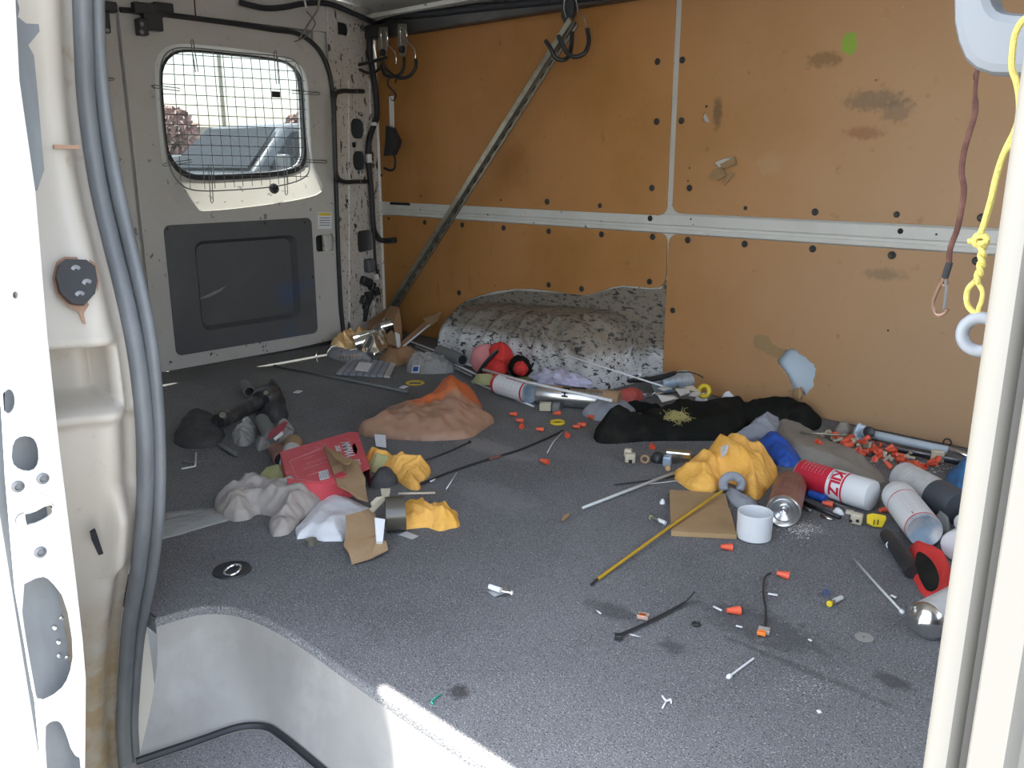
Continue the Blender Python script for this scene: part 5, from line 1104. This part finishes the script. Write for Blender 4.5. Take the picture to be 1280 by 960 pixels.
# ---- caps and clothes by the wheel box
hc = thing('baseball_cap', tuple(F(615, 472)), 'faded pink and red cap with black band against the wheel box', 'cap')
put('pink_crown', blob(PY(605, 449, 1.965), (.048, .045, .052), 3, .08), 'pink', hc, smooth='all')
put('red_crown', blob(PY(625, 448, 1.985), (.045, .04, .055), 5, .12), 'red', hc, smooth='all')
put('red_panel', blob(PY(620, 461, 1.945), (.046, .035, .030), 7, .12), 'red', hc, smooth='all')
put('black_band', MB().tube(smoothpts([PY(598, 468, 1.91), PY(604, 458, 1.90), PY(613, 447, 1.91), PY(622, 438, 1.93)], 5), .009, 10, .5), 'black', hc)
hc = thing('baseball_cap', tuple(F(650, 472)), 'dark red and black cap right of the pink one', 'cap')
put('black_crown', blob(PY(650, 458, 1.975), (.038, .035, .036), 9, .15), 'blackcloth', hc, smooth='all')
put('red_panel', blob(PY(651, 461, 1.95), (.024, .022, .024), 11, .2), 'red', hc, smooth='all')
heapobj('work_glove', [(642, 472), (650, 464), (660, 459), (666, 463), (666, 474), (655, 476)], .05, 'palegreen', 'pale yellow glove tip in front of the dark red cap', 'glove', seed=57, kk=1.0, edge=.02)
heapobj('work_glove', [(589, 476), (591, 462), (597, 462), (600, 468), (620, 466), (622, 478), (605, 482)], .04, 'palegreen', 'beige glove left of the red white can', 'glove', seed=58, kk=.9, edge=.02)
put('lavender_cloth', blob(PY(703, 477, 1.965), (.105, .05, .032), 13, .35, 2.6, 32), 'lav', None, smooth='all', label='pale lavender cloth between silver can and wheel box', cat='cloth')
heapobj('grey_cloth', [(726, 512), (735, 505), (745, 498), (765, 494), (785, 498), (796, 508), (792, 518), (775, 526), (755, 528), (738, 521)], .05, 'greycloth', 'grey blue cloth left of the black jacket', 'cloth', seed=61, edge=.05, fold=.35)
heapobj('hard_hat_shell', [(752, 494), (757, 477), (766, 466), (780, 464), (795, 472), (805, 486), (806, 494), (780, 497)], .10, 'redhat', 'faded red plastic dome shell against the wheel box', 'shell', kk=1.0, seed=63, edge=.09, fold=.03, crump=.0)
heapobj('white_cup', [(796, 492), (800, 474), (812, 474), (822, 486), (818, 494)], .05, 'greycan', 'pale grey plastic piece right of the red shell', 'plastic', kk=1.0, seed=64, edge=.05, fold=.05, crump=.0)
kn_ = thing('black_sheath', tuple(F(815, 480)), 'long black sheathed tool lying on the blue silver can', 'tool')
put('sheath', MB().tube(smoothpts([F(786, 476, .05), F(800, 475, .06), F(820, 473, .07), F(838, 468, .078), F(843, 466, .078)], 5), [.010+.004*math.sin(i/20*PI) for i in range(21)], 10, .6), 'black', kn_)
put('wire', MB().tube(smoothpts([F(842, 466, .08), F(860, 465, .08), F(872, 468, .075), F(879, 472, .07)], 5), .0018, 6), 'rubber', kn_)
put('white_tip', MB().tube([F(800, 468, .085), F(799, 460, .09)], .005, 8), 'wht', kn_)
# ---- jacket
jk = thing('black_jacket', tuple(F(880, 530)), 'crumpled black jacket sprawling along the wall', 'jacket')
put('jacket_body', heap([(741, 543), (748, 533), (770, 528), (790, 522), (800, 508), (830, 505), (850, 500), (880, 500), (908, 490), (918, 492), (922, 502), (945, 502), (940, 520), (930, 535), (910, 546), (880, 550), (840, 549), (800, 550), (765, 556), (745, 553)], .075, seed=65, edge=.07, fold=.35, fs=7, crump=.15, cs=8), 'blackcloth', jk, smooth='all')
put('sleeve', heap([(905, 512), (940, 502), (975, 496), (1000, 494), (1018, 505), (1030, 524), (1020, 538), (1000, 540), (970, 532), (940, 530), (915, 530)], .055, seed=66, edge=.06, fold=.3), 'blackcloth', jk, smooth='all')
put('flap', heap([(772, 510), (778, 498), (800, 495), (822, 500), (832, 508), (815, 515), (795, 516)], .075, seed=67, edge=.03, fold=.3), 'blackcloth', jk, smooth='all')
mb = MB(); rnd = random.Random(11)
fc = F(846, 521, .075)
for k in range(220):
    p = fc+Vector((rnd.gauss(0, .014), rnd.gauss(0, .014), rnd.gauss(0, .006))); dd = Vector((rnd.uniform(-1, 1), rnd.uniform(-1, 1), rnd.uniform(-.2, .6))).normalized()*.009; mb.tube([p-dd, p+dd*.2+Vector((0, 0, .002)), p+dd], .0005, 3)
props(put('fibre_tuft', mb, 'fibre', smooth=False), 'tuft of tangled yellow fibres on the black jacket', 'fibres', None, 'stuff')
# debris near the blue can
rnd = random.Random(21)
M['plaster'] = mk('dusty_plaster', (.50, .48, .44), .9)
for k, (px, py, s, mt) in enumerate(((822, 492, .018, 'chrome'), (830, 488, .02, 'plaster'), (838, 496, .03, 'plaster'), (843, 484, .018, 'zinc'), (852, 490, .022, 'plaster'), (862, 486, .026, 'beige'), (868, 493, .02, 'plaster'), (812, 495, .016, 'steel'))):
    mb = MB(); c = F(px, py, .055+s*.3)
    pts = [Vector((rnd.uniform(-1, 1), rnd.uniform(-1, 1), rnd.uniform(-.5, .5)))*s for _ in range(9)]
    import bmesh
    bmm = bmesh.new(); [bmm.verts.new(p+c) for p in pts]; bmesh.ops.convex_hull(bmm, input=bmm.verts[:]); bmesh.ops.delete(bmm, geom=[v for v in bmm.verts if not v.link_faces], context='VERTS')
    me = bpy.data.meshes.new('rubble_piece'); bmm.to_mesh(me); bmm.free()
    props(put('rubble_piece', me, mt, smooth=False), ('bright metal nugget at the left end of the rubble by the blue silver can', 'pale plaster crumb nearest the thin leaning white rod tip', 'largest pale plaster piece between jacket and blue silver can', 'dull zinc piece highest in the rubble by the blue silver can', 'pale plaster lump in the middle of the rubble beside the can', 'cream plastic piece under the end rim of the blue silver can', 'pale plaster piece at the right end of the rubble by the jacket', 'grey steel piece at the lower left of the rubble by the jacket')[k], 'fragment', 'broken pieces between can and jacket')
def ringthing(px, py, z, r, tr, mat, label, cat, tilt=(0, 0, 1)):
    c = F(px, py, z); ax = Vector(tilt).normalized(); e1 = ax.orthogonal().normalized(); e2 = ax.cross(e1)
    return props(put('plastic_washer' if cat == 'washer' else 'small_ring', MB().tube([c+(e1*math.cos(a)+e2*math.sin(a))*r for a in (2*PI*i/28 for i in range(28))], tr, 8, closed=True, flat=1.0), mat, smooth='all'), label, cat)
ringthing(880, 489, .05, .016, .007, 'yelp', 'yellow plastic ring against the wall behind the jacket', 'ring', (.1, -.9, .4))
ringthing(697, 528, .004, .017, .0045, 'yelp', 'yellow plastic ring lying on the carpet left of the jacket', 'ring')
ringthing(806, 574, .010, .0085, .0028, 'card', 'small tan ring standing left of the clamp', 'ring', (.5, -.8, .1))
ringthing(870, 780, .003, .0058, .0017, 'rubber', 'small black rubber ring beside the long black cable tie', 'ring')
yc = thing('yellow_bottle_cap', tuple(F(519, 480)), 'round yellow printed disc on the carpet behind the tan bag', 'disc')
put('disc', MB().lathe(F(519, 479, .001), (0, 0, 1), [(0, 0), (0, .030), (.003, .030), (.004, .028), (.004, 0)], 28), 'yelp', yc)
put('print', MB().slab([F(x, y, .0058) for x, y in ((512, 480), (526, 480), (526, 478), (512, 478))], .0006, (0, 0, 1)), 'ink', yc, smooth=False)
heapobj('crumpled_paper', [(900, 497), (908, 489), (918, 483), (927, 482), (932, 490), (937, 500), (920, 501)], .06, 'paper', 'crumpled white paper between the jacket and the wall', 'paper', seed=71, edge=.04, crump=.5, z0=.0)
heapobj('white_scrap', [(868, 494), (873, 489), (882, 490), (886, 496), (876, 499)], .05, 'paper', 'white scrap left of the yellow ring by the wall', 'scrap', seed=72, edge=.02)
# ---- grey sheet, blue bag
heapobj('tan_sheet', [(965, 522), (985, 516), (1005, 530), (1040, 547), (1085, 572), (1112, 602), (1090, 606), (1050, 584), (1000, 574), (975, 560)], .028, 'tansheet', 'flat dusty grey brown sheet running from the jacket to the white can', 'sheet', seed=73, edge=.03, fold=.15, crump=.1)
heapobj('blue_bag', [(940, 556), (950, 543), (965, 536), (980, 540), (990, 555), (1003, 572), (1000, 582), (978, 585), (962, 572)], .045, 'blue', 'bright blue plastic bag between yellow cloth and red can', 'bag', seed=75, edge=.04, crump=.3)
heapobj('grey_rag', [(905, 552), (918, 545), (938, 527), (942, 507), (958, 508), (976, 513), (984, 520), (976, 528), (972, 540), (960, 547), (945, 552), (930, 555)], .065, 'greycloth', 'creased pale grey rag rising above the yellow cloth', 'rag', seed=77, edge=.06, fold=.5, crump=.2)
heapobj('blue_bag', [(1186, 612), (1180, 590), (1195, 572), (1208, 560), (1225, 570), (1225, 600), (1205, 618)], .06, mk('dusty_blue_film', (.03, .16, .38), .5), 'dull blue plastic bag beside the right pillar', 'bag', seed=79, edge=.05)
# ---- clamp, plug, knob
cl = thing('pipe_clamp', tuple(F(845, 575)), 'small blue silver metal clamp with brass end', 'clamp')
put('clamp_body', MB().box(F(848, 568, .022), (.062, .022, .018), Matrix.Rotation(.45, 3, 'Z')), 'chrome', cl, smooth=False, bevel=.004)
put('jaw', MB().box(F(834, 576, .012), (.02, .02, .024), Matrix.Rotation(.45, 3, 'Z')), 'bluecan', cl, smooth=False, bevel=.003)
put('brass_end', MB().lathe(F(834, 584, .006), (.5, -.5, 0), [(0, .006), (.010, .006), (.010, 0)], 10), 'gold', cl)
props(put('rubber_stopper', MB().lathe(F(822, 576, .002), (.1, -.1, 1), [(0, .016), (.008, .017), (.018, .012), (.022, .006), (.022, 0)], 16), 'black'), 'black round knob between tan ring and clamp', 'knob')
pb_ = thing('plug_block', tuple(F(788, 575)), 'cream plastic plug block in front of the jacket', 'plug')
put('block', MB().box(F(788, 572, .013), (.024, .018, .022), Matrix.Rotation(.5, 3, 'Z')), 'beige', pb_, smooth=False, bevel=.002)
put('upper_block', MB().box(F(785, 566, .020), (.018, .018, .02), Matrix.Rotation(.5, 3, 'Z')), 'beige', pb_, smooth=False, bevel=.003)
put('slot', MB().box(F(788, 577, .013), (.008, .002, .008), Matrix.Rotation(.5, 3, 'Z')), 'hole', pb_, smooth=False)
pc = thing('wire_connector_block', tuple(F(1070, 655)), 'cream plastic connector with two dark holes before the red can', 'connector')
put('housing', MB().box(F(1071, 648, .012), (.022, .016, .022), Matrix.Rotation(.15, 3, 'Z')), 'beige', pc, smooth=False, bevel=.003)
for dx in (-4.5, 4.0): put('hole', MB().lathe(F(1071+dx, 649, .013)+Vector((0, -.012, 0)), (0, -1, 0), [(0, .0034), (.001, .0034)], 10), 'hole', pc)
put('lug', MB().box(F(1062, 640, .02), (.014, .01, .006), Matrix.Rotation(.3, 3, 'Z')), 'beige', pc, smooth=False)
yc2 = thing('yellow_clip', tuple(F(1095, 655)), 'torn yellow plastic clip right of the cream connector', 'clip')
put('clip_body', MB().slab([F(1083, 645, .016), F(1090, 643, .02), F(1107, 646, .018), (F(1108, 651, .012)), F(1103, 660, .004), F(1092, 659, .003), F(1083, 655, .005)], .006), 'yelp', yc2, smooth=False, bevel=.002)
for dx in (0, 5): put('slot', MB().tube([F(1093+dx, 650, .0165), F(1092+dx, 656, .011)], .001, 5), 'hole', yc2)
# ---- red lined pouch near pillar
rp_ = thing('red_pouch', tuple(F(1160, 715)), 'open red fabric pouch with dark lining by the right pillar', 'pouch')
ro_ = [(1134, 674), (1143, 673), (1158, 680), (1176, 690), (1190, 705), (1193, 725), (1185, 738), (1170, 748), (1158, 748), (1148, 735), (1140, 712)]
put('red_shell', heap(ro_, .035, seed=81, edge=.02, fold=.1, crump=.05), 'red', rp_, smooth='all')
cx_ = [F(x, y, .040) for x, y in chaikin([(1146, 688), (1156, 692), (1168, 704), (1175, 722), (1172, 734), (1160, 738), (1150, 722), (1144, 702)], 2)]
put('dark_lining', MB().slab(cx_, .004, (0, 0, 1)), 'blackcloth', rp_, smooth=False)
hd_ = thing('hand_tool', tuple(F(1125, 690)), 'black tool handle lying left of the red pouch', 'handle')
put('grip', MB().tube(smoothpts([F(1108, 668, .012), F(1120, 682, .014), F(1132, 700, .014), F(1140, 716, .012)], 4), [.012, .013, .014, .014, .015, .015, .015, .015, .014, .014, .013, .013, .012], 12), 'black', hd_)
put('grey_end', MB().lathe(F(1113, 681, .013), (F(1108, 684, .013)-F(1116, 680, .013)), [(0, .007), (.004, .007), (.005, 0)], 12), 'wht', hd_)
heapobj('clear_wrapper', [(1168, 630), (1175, 640), (1192, 665), (1185, 668), (1175, 662), (1168, 648)], .05, 'clearbag', 'pointed clear wrapper between white can and dark cap', 'wrapper', seed=83, edge=.02)
# ---- wire nuts
nut_me = MB().lathe((0, 0, 0), (1, 0, 0), [(0, 0), (0, .0030), (.004, .0034), (.012, .0048), (.0185, .0054), (.020, .0058), (.020, .0045), (.012, .0036), (.012, 0)], 12).mesh('wire_nut', smooth=True); nut_me.materials.append(M['orange'])
def nut(px, py, a, label, z=0, group=None, sc=1.0, cat='wire nut'):
    o = bpy.data.objects.new('wire_nut', nut_me); C.objects.link(o); o.location = F(px, py, z+.0075*sc); o.rotation_euler = (0, 0.08 if z == 0 else random.uniform(-.7, .7), a); o.scale = (sc*1.05, sc*1.3, sc*1.3)
    return props(o, label, cat, group)
nut(901, 683, .75, 'orange wire nut touching the front edge of the cardboard square')
nut(971, 716, .35, 'orange wire nut beside the upper end of the short black wire')
nut(909, 763, .9, 'orange wire nut on the open carpet right of the black cable tie')
nut(645, 525, .7, 'orange wire nut between tan bag and red white can', sc=1.0)
nut(652, 530, -.8, 'orange wire nut right of the tan bag, second from it')
nut(670, 536, .7, 'orange wire nut standing left of the yellow ring')
nut(692, 517, 1.4, 'orange wire nut just above the yellow ring')
nut(707, 541, -.6, 'orange wire nut below the yellow ring')
nut(722, 530, .6, 'orange wire nut right of the yellow ring', sc=1.1)
nut(716, 533, 1.0, 'small orange wire nut overlapping its neighbour by the yellow ring', sc=.9)
nut(676, 575, .2, 'orange wire nut on the carpet between yellow ring and thin white stick')
nut(813, 555, -.7, 'red orange wire nut at the front edge of the jacket')
nut(637, 517, .7, 'orange wire nut nearest the tip of the tan bag'); nut(1100, 638, 1.2, 'orange wire nut behind the torn yellow clip')
nut(1028, 628, .3, 'orange wire nut under the red can near the blue piece'); nut(735, 520, .1, 'orange wire nut at the corner of the grey cloth')
random.seed(5)
for k in range(46):
    a = random.random(); px = 1065+random.gauss(0, 1)*8+a*75-20; py = 552+a*20+random.gauss(0, 1)*7
    if k > 34: px, py = 1155+random.gauss(0, 9), 583+random.gauss(0, 5)
    if py < 543+(px-1040)*.17: py = 545+(px-1040)*.17+random.random()*6
    nut(px, py, random.uniform(0, 6.28), 'orange wire nut in the litter strip along the wall' if k <= 34 else 'orange wire nut in the small patch behind the grey can, by the blue bag', z=random.uniform(0, .012), group='orange wire nuts in the litter along the wall' if k <= 34 else 'orange wire nuts behind the grey can')
# cream and grey bits of the strip
bitm = [MB().lathe((0, 0, 0), (1, 0, 0), [(0, 0), (0, .003), (.014, .0035), (.016, .005), (.020, .005), (.020, 0)], 8).mesh('cream_anchor', smooth=True), ]
bitm[0].materials.append(M['beige'])
for k in range(34):
    a = random.random(); px = 1030+a*60+random.gauss(0, 4); py = 543+a*16+random.gauss(0, 4)
    if k > 24: px, py = 1100+random.random()*80, 565+random.random()*16
    if py < 540+(px-1040)*.17: py = 543+(px-1040)*.17+random.random()*5
    o = bpy.data.objects.new('wall_anchor', bitm[0]); C.objects.link(o); o.location = F(px, py, .005+random.random()*.012); o.rotation_euler = (0, random.uniform(-.9, .9), random.uniform(0, 6.3)); o.scale = (random.uniform(.8, 1.3),)*3
    props(o, 'small cream plastic anchor in the litter strip along the wall', 'anchor', 'cream plastic anchors in the litter along the wall')
tubething('white_hose', [F(1078, 540, .018), F(1100, 545, .018), F(1150, 556, .018), F(1185, 563, .015)], .011, mk('pale_hose', (.45, .52, .58), .4), 'pale blue white plastic pipe along the foot of the wall', 'pipe')
rod('metal_rod', [(1090, 554, .02), (1205, 577, .02)], .0042, 'steel', 'long grey metal rod in the litter strip below the pale pipe', 'rod')
rod('metal_rod', [(1000, 540, .03), (1060, 545, .03)], .003, 'zinc', 'thin metal rod between jacket and litter strip', 'rod')
rod('metal_rod', [(1120, 562, .012), (1215, 582, .012)], .006, 'black', 'dark rod under the grey metal rod beside the wall', 'rod')
rod('metal_rod', [(1180, 558, .02), (1212, 571, .02)], .006, 'chrome', 'bright metal rod end at the right of the litter strip', 'rod')
heapobj('cable_bundle', [(1062, 545), (1068, 533), (1080, 530), (1088, 535), (1088, 545), (1078, 550)], .04, 'bluecan', 'small grey white crumpled bundle at the foot of the wall', 'bundle', seed=85, edge=.02, crump=.6, cs=40)
props(put('rubber_stopper', MB().lathe(F(1087, 540, .03), (0, -1, .3), [(0, .014), (.008, .014), (.010, .008), (.010, 0)], 14), 'black'), 'black round stopper beside the grey white bundle', 'knob')
heapobj('brown_rag', [(1040, 540), (1046, 528), (1058, 524), (1066, 532), (1062, 545)], .04, 'tansheet', 'dusty brown rag at the left end of the litter strip', 'rag', seed=87, edge=.02)
props(put('wall_hook', MB().box(F(1172, 570, .02), (.03, .012, .03), Matrix.Rotation(.2, 3, 'Z')), 'beige', smooth=False, bevel=.004), 'beige plastic bracket on the grey rod near the pillar', 'bracket')
ringthing(1184, 553, .012, .009, .002, 'rubber', 'small dark ring at the foot of the wall near the pillar', 'ring', (0, -1, .2))
# ---- loose bits on open carpet
mbk = thing('anchor_bracket', tuple(F(622, 742)), 'small white anchor through a bent metal plate on the open carpet', 'bracket')
put('plate', MB().slab([F(607, 738, .006), F(618, 746, .002), F(636, 740, .008), F(632, 732, .012), F(624, 738, .004)], .0012), 'silver', mbk, smooth=False)
put('anchor', MB().tube([F(612, 733, .012), F(626, 738, .012)], .0048, 10), 'wht', mbk); put('screw', MB().tube([F(628, 739, .011), F(640, 741, .011)], .0022, 8), 'chrome', mbk)
put('screw_head', MB().lathe(F(639, 741, .011), F(641, 741, .011)-F(636, 740, .011), [(0, .004), (.003, .0035), (.003, 0)], 10), 'wht', mbk)
ti = thing('cable_tie', tuple(F(815, 775)), 'long black cable tie on the open carpet', 'cable tie')
put('strap', MB().tube(smoothpts([F(772, 795, .003), F(800, 783, .003), F(830, 768, .003), F(852, 756, .004), F(862, 749, .010), F(869, 740, .022)], 5), .0038, 8, .45), 'black', ti)
put('head', MB().box(F(773, 796, .005), (.012, .010, .008), Matrix.Rotation(.6, 3, 'Z')), 'black', ti, smooth=False, bevel=.001)
put('white_sliver', MB().slab([F(785, 792, .006), F(793, 793, .006), F(803, 797, .003), F(790, 795, .004)], .0008), 'clearbag', ti, smooth=False)
for (px, py, nm, lb_) in ((803, 770, 'lever', 'clear and orange lever connector beside the black cable tie'), (952, 791, 'lever', 'clear and orange lever connector at the lower end of the black wire')):
    lc_ = thing('lever_connector', tuple(F(px, py)), lb_, 'connector'); a = Matrix.Rotation(.35, 3, 'Z')
    put('orange_lever', MB().box(F(px, py, .006), (.013, .009, .006), a), 'orange2', lc_, smooth=False, bevel=.001)
    put('clear_housing', MB().box(F(px+(3 if px > 900 else 1), py-(3 if px > 900 else 0), .0055), (.018, .014, .007), a), mk('clear_housing', (.6, .55, .5), .2, alpha=.45), lc_, smooth=False, bevel=.0015)
rod('black_wire', [(963, 716, .004), (956, 722, .006), (954, 740, .006), (957, 760, .004), (957, 782, .003)], .0017, 'black', 'short curved black wire standing out on the carpet', 'wire', curve=True)
sw = thing('cotton_swab', tuple(F(925, 836)), 'white cotton swab lying on the near carpet', 'swab')
put('stick', MB().tube([F(911, 846, .003), F(942, 823, .003)], .0016, 8), 'wht', sw); put('tip', MB().lathe(F(913, 844.5, .004), F(906, 849.5, .004)-F(913, 844.5, .004), [(-.003, .0015), (0, .0034), (.005, .0036), (.008, .002), (.009, 0)], 10), 'wht', sw)
ws = props(put('metal_washer', plate([tuple(F(1080, 798)[:2] if False else (F(1080, 798).x+.0135*math.cos(a), F(1080, 798).y+.0135*math.sin(a))) for a in (2*PI*i/28 for i in range(28))], [[(F(1080, 798).x+.0025*math.cos(a), F(1080, 798).y+.0025*math.sin(a)) for a in (2*PI*i/12 for i in range(12))]], .0016, M_flat(.0018)), mk('dull_steel_disc', (.36, .37, .36), .5, .4)), 'flat grey metal disc washer on the near right carpet', 'washer')
rod('long_stick', [(1067, 698, .006), (1098, 733, .004), (1128, 765, .003)], .0022, 'greycan', 'long pale grey stick pointing to the silver can end', 'stick')
props(put('stick_bead', MB().lathe(F(1126, 763, .004), F(1131, 768, .004)-F(1126, 763, .004), [(0, 0), (.001, .0036), (.005, .0040), (.008, .002), (.008, 0)], 10), 'cap'), 'small white bead at the lower end of the long stick', 'bead')
vl = thing('valve_plug', tuple(F(1042, 752)), 'small brass and grey screw plug with yellow end', 'plug')
put('plug_body', MB().tube([F(1043, 751, .006), F(1052, 747, .006)], .0042, 10), 'greycan', vl); put('yellow_end', MB().lathe(F(1038, 754, .006), F(1033, 757, .006)-F(1038, 754, .006), [(-.004, .003), (0, .0048), (.004, .0050), (.0045, .002), (.003, 0)], 12), 'yelp', vl); put('neck', MB().tube([F(1038, 753, .006), F(1044, 751, .006)], .0026, 8), 'zinc', vl)
rod('blue_wire', [(1028, 740, .002), (1034, 744, .006), (1036, 739, .003), (1030, 737, .002)], .0009, 'blue', 'thin tangled blue wire behind the yellow ended plug', 'wire', curve=True)
al = thing('wall_plug', tuple(F(822, 652)), 'white and olive screw plug left of the cardboard square', 'plug')
put('plug_end', MB().tube([F(823, 650, .006), F(832, 654, .005)], .0042, 10), 'wht', al); put('plug_body', MB().tube([F(814, 647, .006), F(824, 651, .006)], .003, 8), 'zinc', al); put('head', MB().lathe(F(814, 647, .006), F(812, 646, .006)-F(816, 648, .006), [(0, .005), (.002, .005), (.002, 0)], 10), 'palegreen', al)
ringthing(819, 641, .004, .0042, .0012, 'steel', 'tiny grey metal ring above the white and olive plug', 'ring')
heapobj('foam_crumb', [(824, 626), (828, 623), (832, 626), (831, 631), (825, 631)], .010, 'wht', 'white foam crumb above the screw plug', 'crumb', seed=91, edge=.006, crump=.5, cs=120)
rod('white_twig', [(828, 870, .002), (833, 876, .003), (838, 874, .003), (839, 879, .002)], .0014, 'wht', 'small forked white plastic bit on the near carpet', 'scrap', curve=True)
rod('white_twig', [(833, 876, .003), (828, 885, .002)], .0013, 'wht', 'lower branch of the forked white bit', 'scrap')
rod('green_wire', [(541, 880, .002), (539, 877, .002), (551, 868, .002)], .0014, 'green', 'short bent green wire on the near carpet', 'wire')
for (a, b, w_, lb_) in (((960, 742), (972, 744), .0028, 'olive and white splinter right of the black wire'), ((892, 758), (902, 763), .0024, 'white sliver left of the middle orange wire nut'), ((920, 782), (928, 784), .002, 'small curved white sliver above the lever connector'), ((1011, 799), (1014, 801), .0022, 'tiny white crumb left of the grey disc'), ((1114, 744), (1120, 747), .0028, 'white crumb beside the long pale stick'), ((1023, 888), (1025, 891), .003, 'white speck lowest on the near right carpet'), ((746, 763), (751, 767), .0018, 'tiny white sliver below the tip of the yellow rod')):
    rod('paint_chip', [a, b], w_, 'wht', lb_, 'chip', flat=.5)
props(put('dry_leaf', MB().slab([F(701, 650, .003), F(705, 644, .005), F(712, 641, .006), F(711, 646, .004), F(704, 652, .003)], .001), 'drybrown', smooth=False), 'small dry brown leaf on the carpet left of the yellow rod', 'leaf')
rod('pale_rod', [(728, 635, .004), (842, 591, .012)], .0034, 'greycan', 'pale grey rod reaching under the large yellow cloth', 'rod')
rod('thin_wire', [(768, 606, .003), (800, 602, .004), (850, 594, .005), (855, 590, .01)], .0017, 'black', 'thin black wire beside the pale grey rod', 'wire', curve=True)
rod('thin_wire', [(800, 606, .003), (830, 603, .004), (852, 600, .004)], .0014, 'greycan', 'thin pale wire in front of the large yellow cloth', 'wire')
bw = thing('antenna_rod', tuple(F(620, 570)), 'long black flexible rod from the yellow cloth to the yellow ring', 'rod')
put('shaft', MB().tube(smoothpts([F(524, 606, .004), F(560, 591, .004), F(610, 574, .004), F(650, 562, .004), F(690, 545, .004), F(703, 538, .004)], 5), .0030, 8), 'black', bw)
put('reddish_sleeve', MB().tube([F(611, 574, .004), F(625, 570, .004)], .0036, 8), 'brownlabel', bw)
rod('thin_wire', [(528, 577, .003), (560, 565, .003), (586, 553, .004)], .0022, 'black', 'short black rod behind the long black rod', 'rod')
props(put('rod_tip', MB().lathe(F(587, 552, .004), (0, 0, 1), [(-.003, .004), (.002, .004), (.002, 0)], 10), 'black'), 'small black tip at the end of the short black rod', 'tip')
rod('matchstick', [(558, 611, .003), (571, 591, .003)], .0016, 'wht', 'thin white stick before the long black rod', 'stick')
rod('matchstick', [(538, 602, .003), (544, 599, .003)], .002, 'wht', 'tiny white stub lying on the long black rod', 'stub')
rod('white_wire', [(703, 540, .003), (692, 552, .003), (684, 566, .003)], .0018, 'greycan', 'thin white wire below the yellow ring', 'wire')
gc = thing('clear_box', tuple(F(680, 508)), 'small beige and clear plastic box in front of the silver can', 'box')
put('box_body', MB().box(F(682, 508, .014), (.034, .024, .024), Matrix.Rotation(.6, 3, 'Z')), 'beige', gc, smooth=False, bevel=.003); put('grey_lid', MB().box(F(695, 509, .014), (.022, .022, .024), Matrix.Rotation(.6, 3, 'Z')), 'greytube', gc, smooth=False, bevel=.003)
for (px, py, lb_) in ((735, 508, 'crumpled clear film scrap under the grey cloth edge'),): heapobj('clear_scrap', [(px-8, py), (px-3, py-5), (px+6, py-3), (px+8, py+3), (px-2, py+6)], .015, 'clearbag', lb_, 'wrapper', seed=93, edge=.01, crump=.6, cs=60)
bd = thing('blue_screwdriver_bit', tuple(F(1030, 625)), 'blue and dark small tool under the red can', 'tool')
put('blue_grip', MB().tube([F(1012, 617, .010), F(1032, 624, .010)], .009, 10), 'blue', bd); put('shaft', MB().tube([F(1032, 624, .008), F(1058, 636, .006)], .003, 8), 'steel', bd)
rod('dark_bar', [(1002, 627, .006), (1050, 647, .004)], .0045, 'black', 'dark bar below the blue tool', 'bar'); rod('metal_pin', [(1003, 633, .004), (1014, 639, .004)], .0035, 'steel', 'short grey metal pin beside the brown can', 'pin')
rod('metal_pin', [(1026, 644, .004), (1040, 650, .003)], .0028, 'chrome', 'bright metal pin end at the tip of the dark bar', 'pin')
heapobj('foam_crumb', [(1040, 637), (1046, 632), (1054, 637), (1055, 644), (1046, 643)], .012, 'wht', 'white torn crumb left of the cream connector', 'crumb', seed=95, edge=.008, crump=.5, cs=90)
for (px, py, lb_) in ((372, 490, 'small white paper scrap on the carpet right of the tool pouch'), (504, 484, 'small white chip beside the yellow disc')):
    props(put('paper_scrap', MB().slab([F(px-6, py+1, .003), F(px, py-2, .004), F(px+7, py-1, .003), F(px+1, py+2, .002)], .001), 'paper', smooth=False), lb_, 'scrap')
# fine litter: dust and lint too small and many to count
rnd = random.Random(77); mb = MB()
def fleck(px, py, s, z=.001):
    c = F(px, py, z); a = rnd.uniform(0, 6.28); e = Vector((math.cos(a), math.sin(a), 0))*s; f_ = Vector((-math.sin(a), math.cos(a), 0))*s*rnd.uniform(.3, .8)
    mb.add([c-e-f_, c+e-f_*.4, c+e*.7+f_, c-e*.6+f_, c+Vector((0, 0, s*.7))], [(0, 1, 4), (1, 2, 4), (2, 3, 4), (3, 0, 4)])
for k in range(420):
    px = rnd.uniform(230, 1180); py = rnd.uniform(470, 955)
    p = F(px, py)
    if p.y < .64 or p.y > 2.2: continue
    fleck(px, py, rnd.uniform(.0005, .0013))
for k in range(260): fleck(rnd.gauss(1000, 12), rnd.gauss(662, 6), rnd.uniform(.0008, .0020))
for k in range(320):
    a = rnd.random(); fleck(1035+a*150+rnd.gauss(0, 6), max(548+a*22, 560+a*25+rnd.gauss(0, 7)), rnd.uniform(.001, .004))
for k in range(100): fleck(rnd.gauss(1010, 25), rnd.gauss(855, 12), rnd.uniform(.0006, .0014))
props(put('carpet_litter', mb, 'plaster', smooth=False), 'pale crumbs and dust scattered over the grey carpet', 'litter', None, 'stuff')
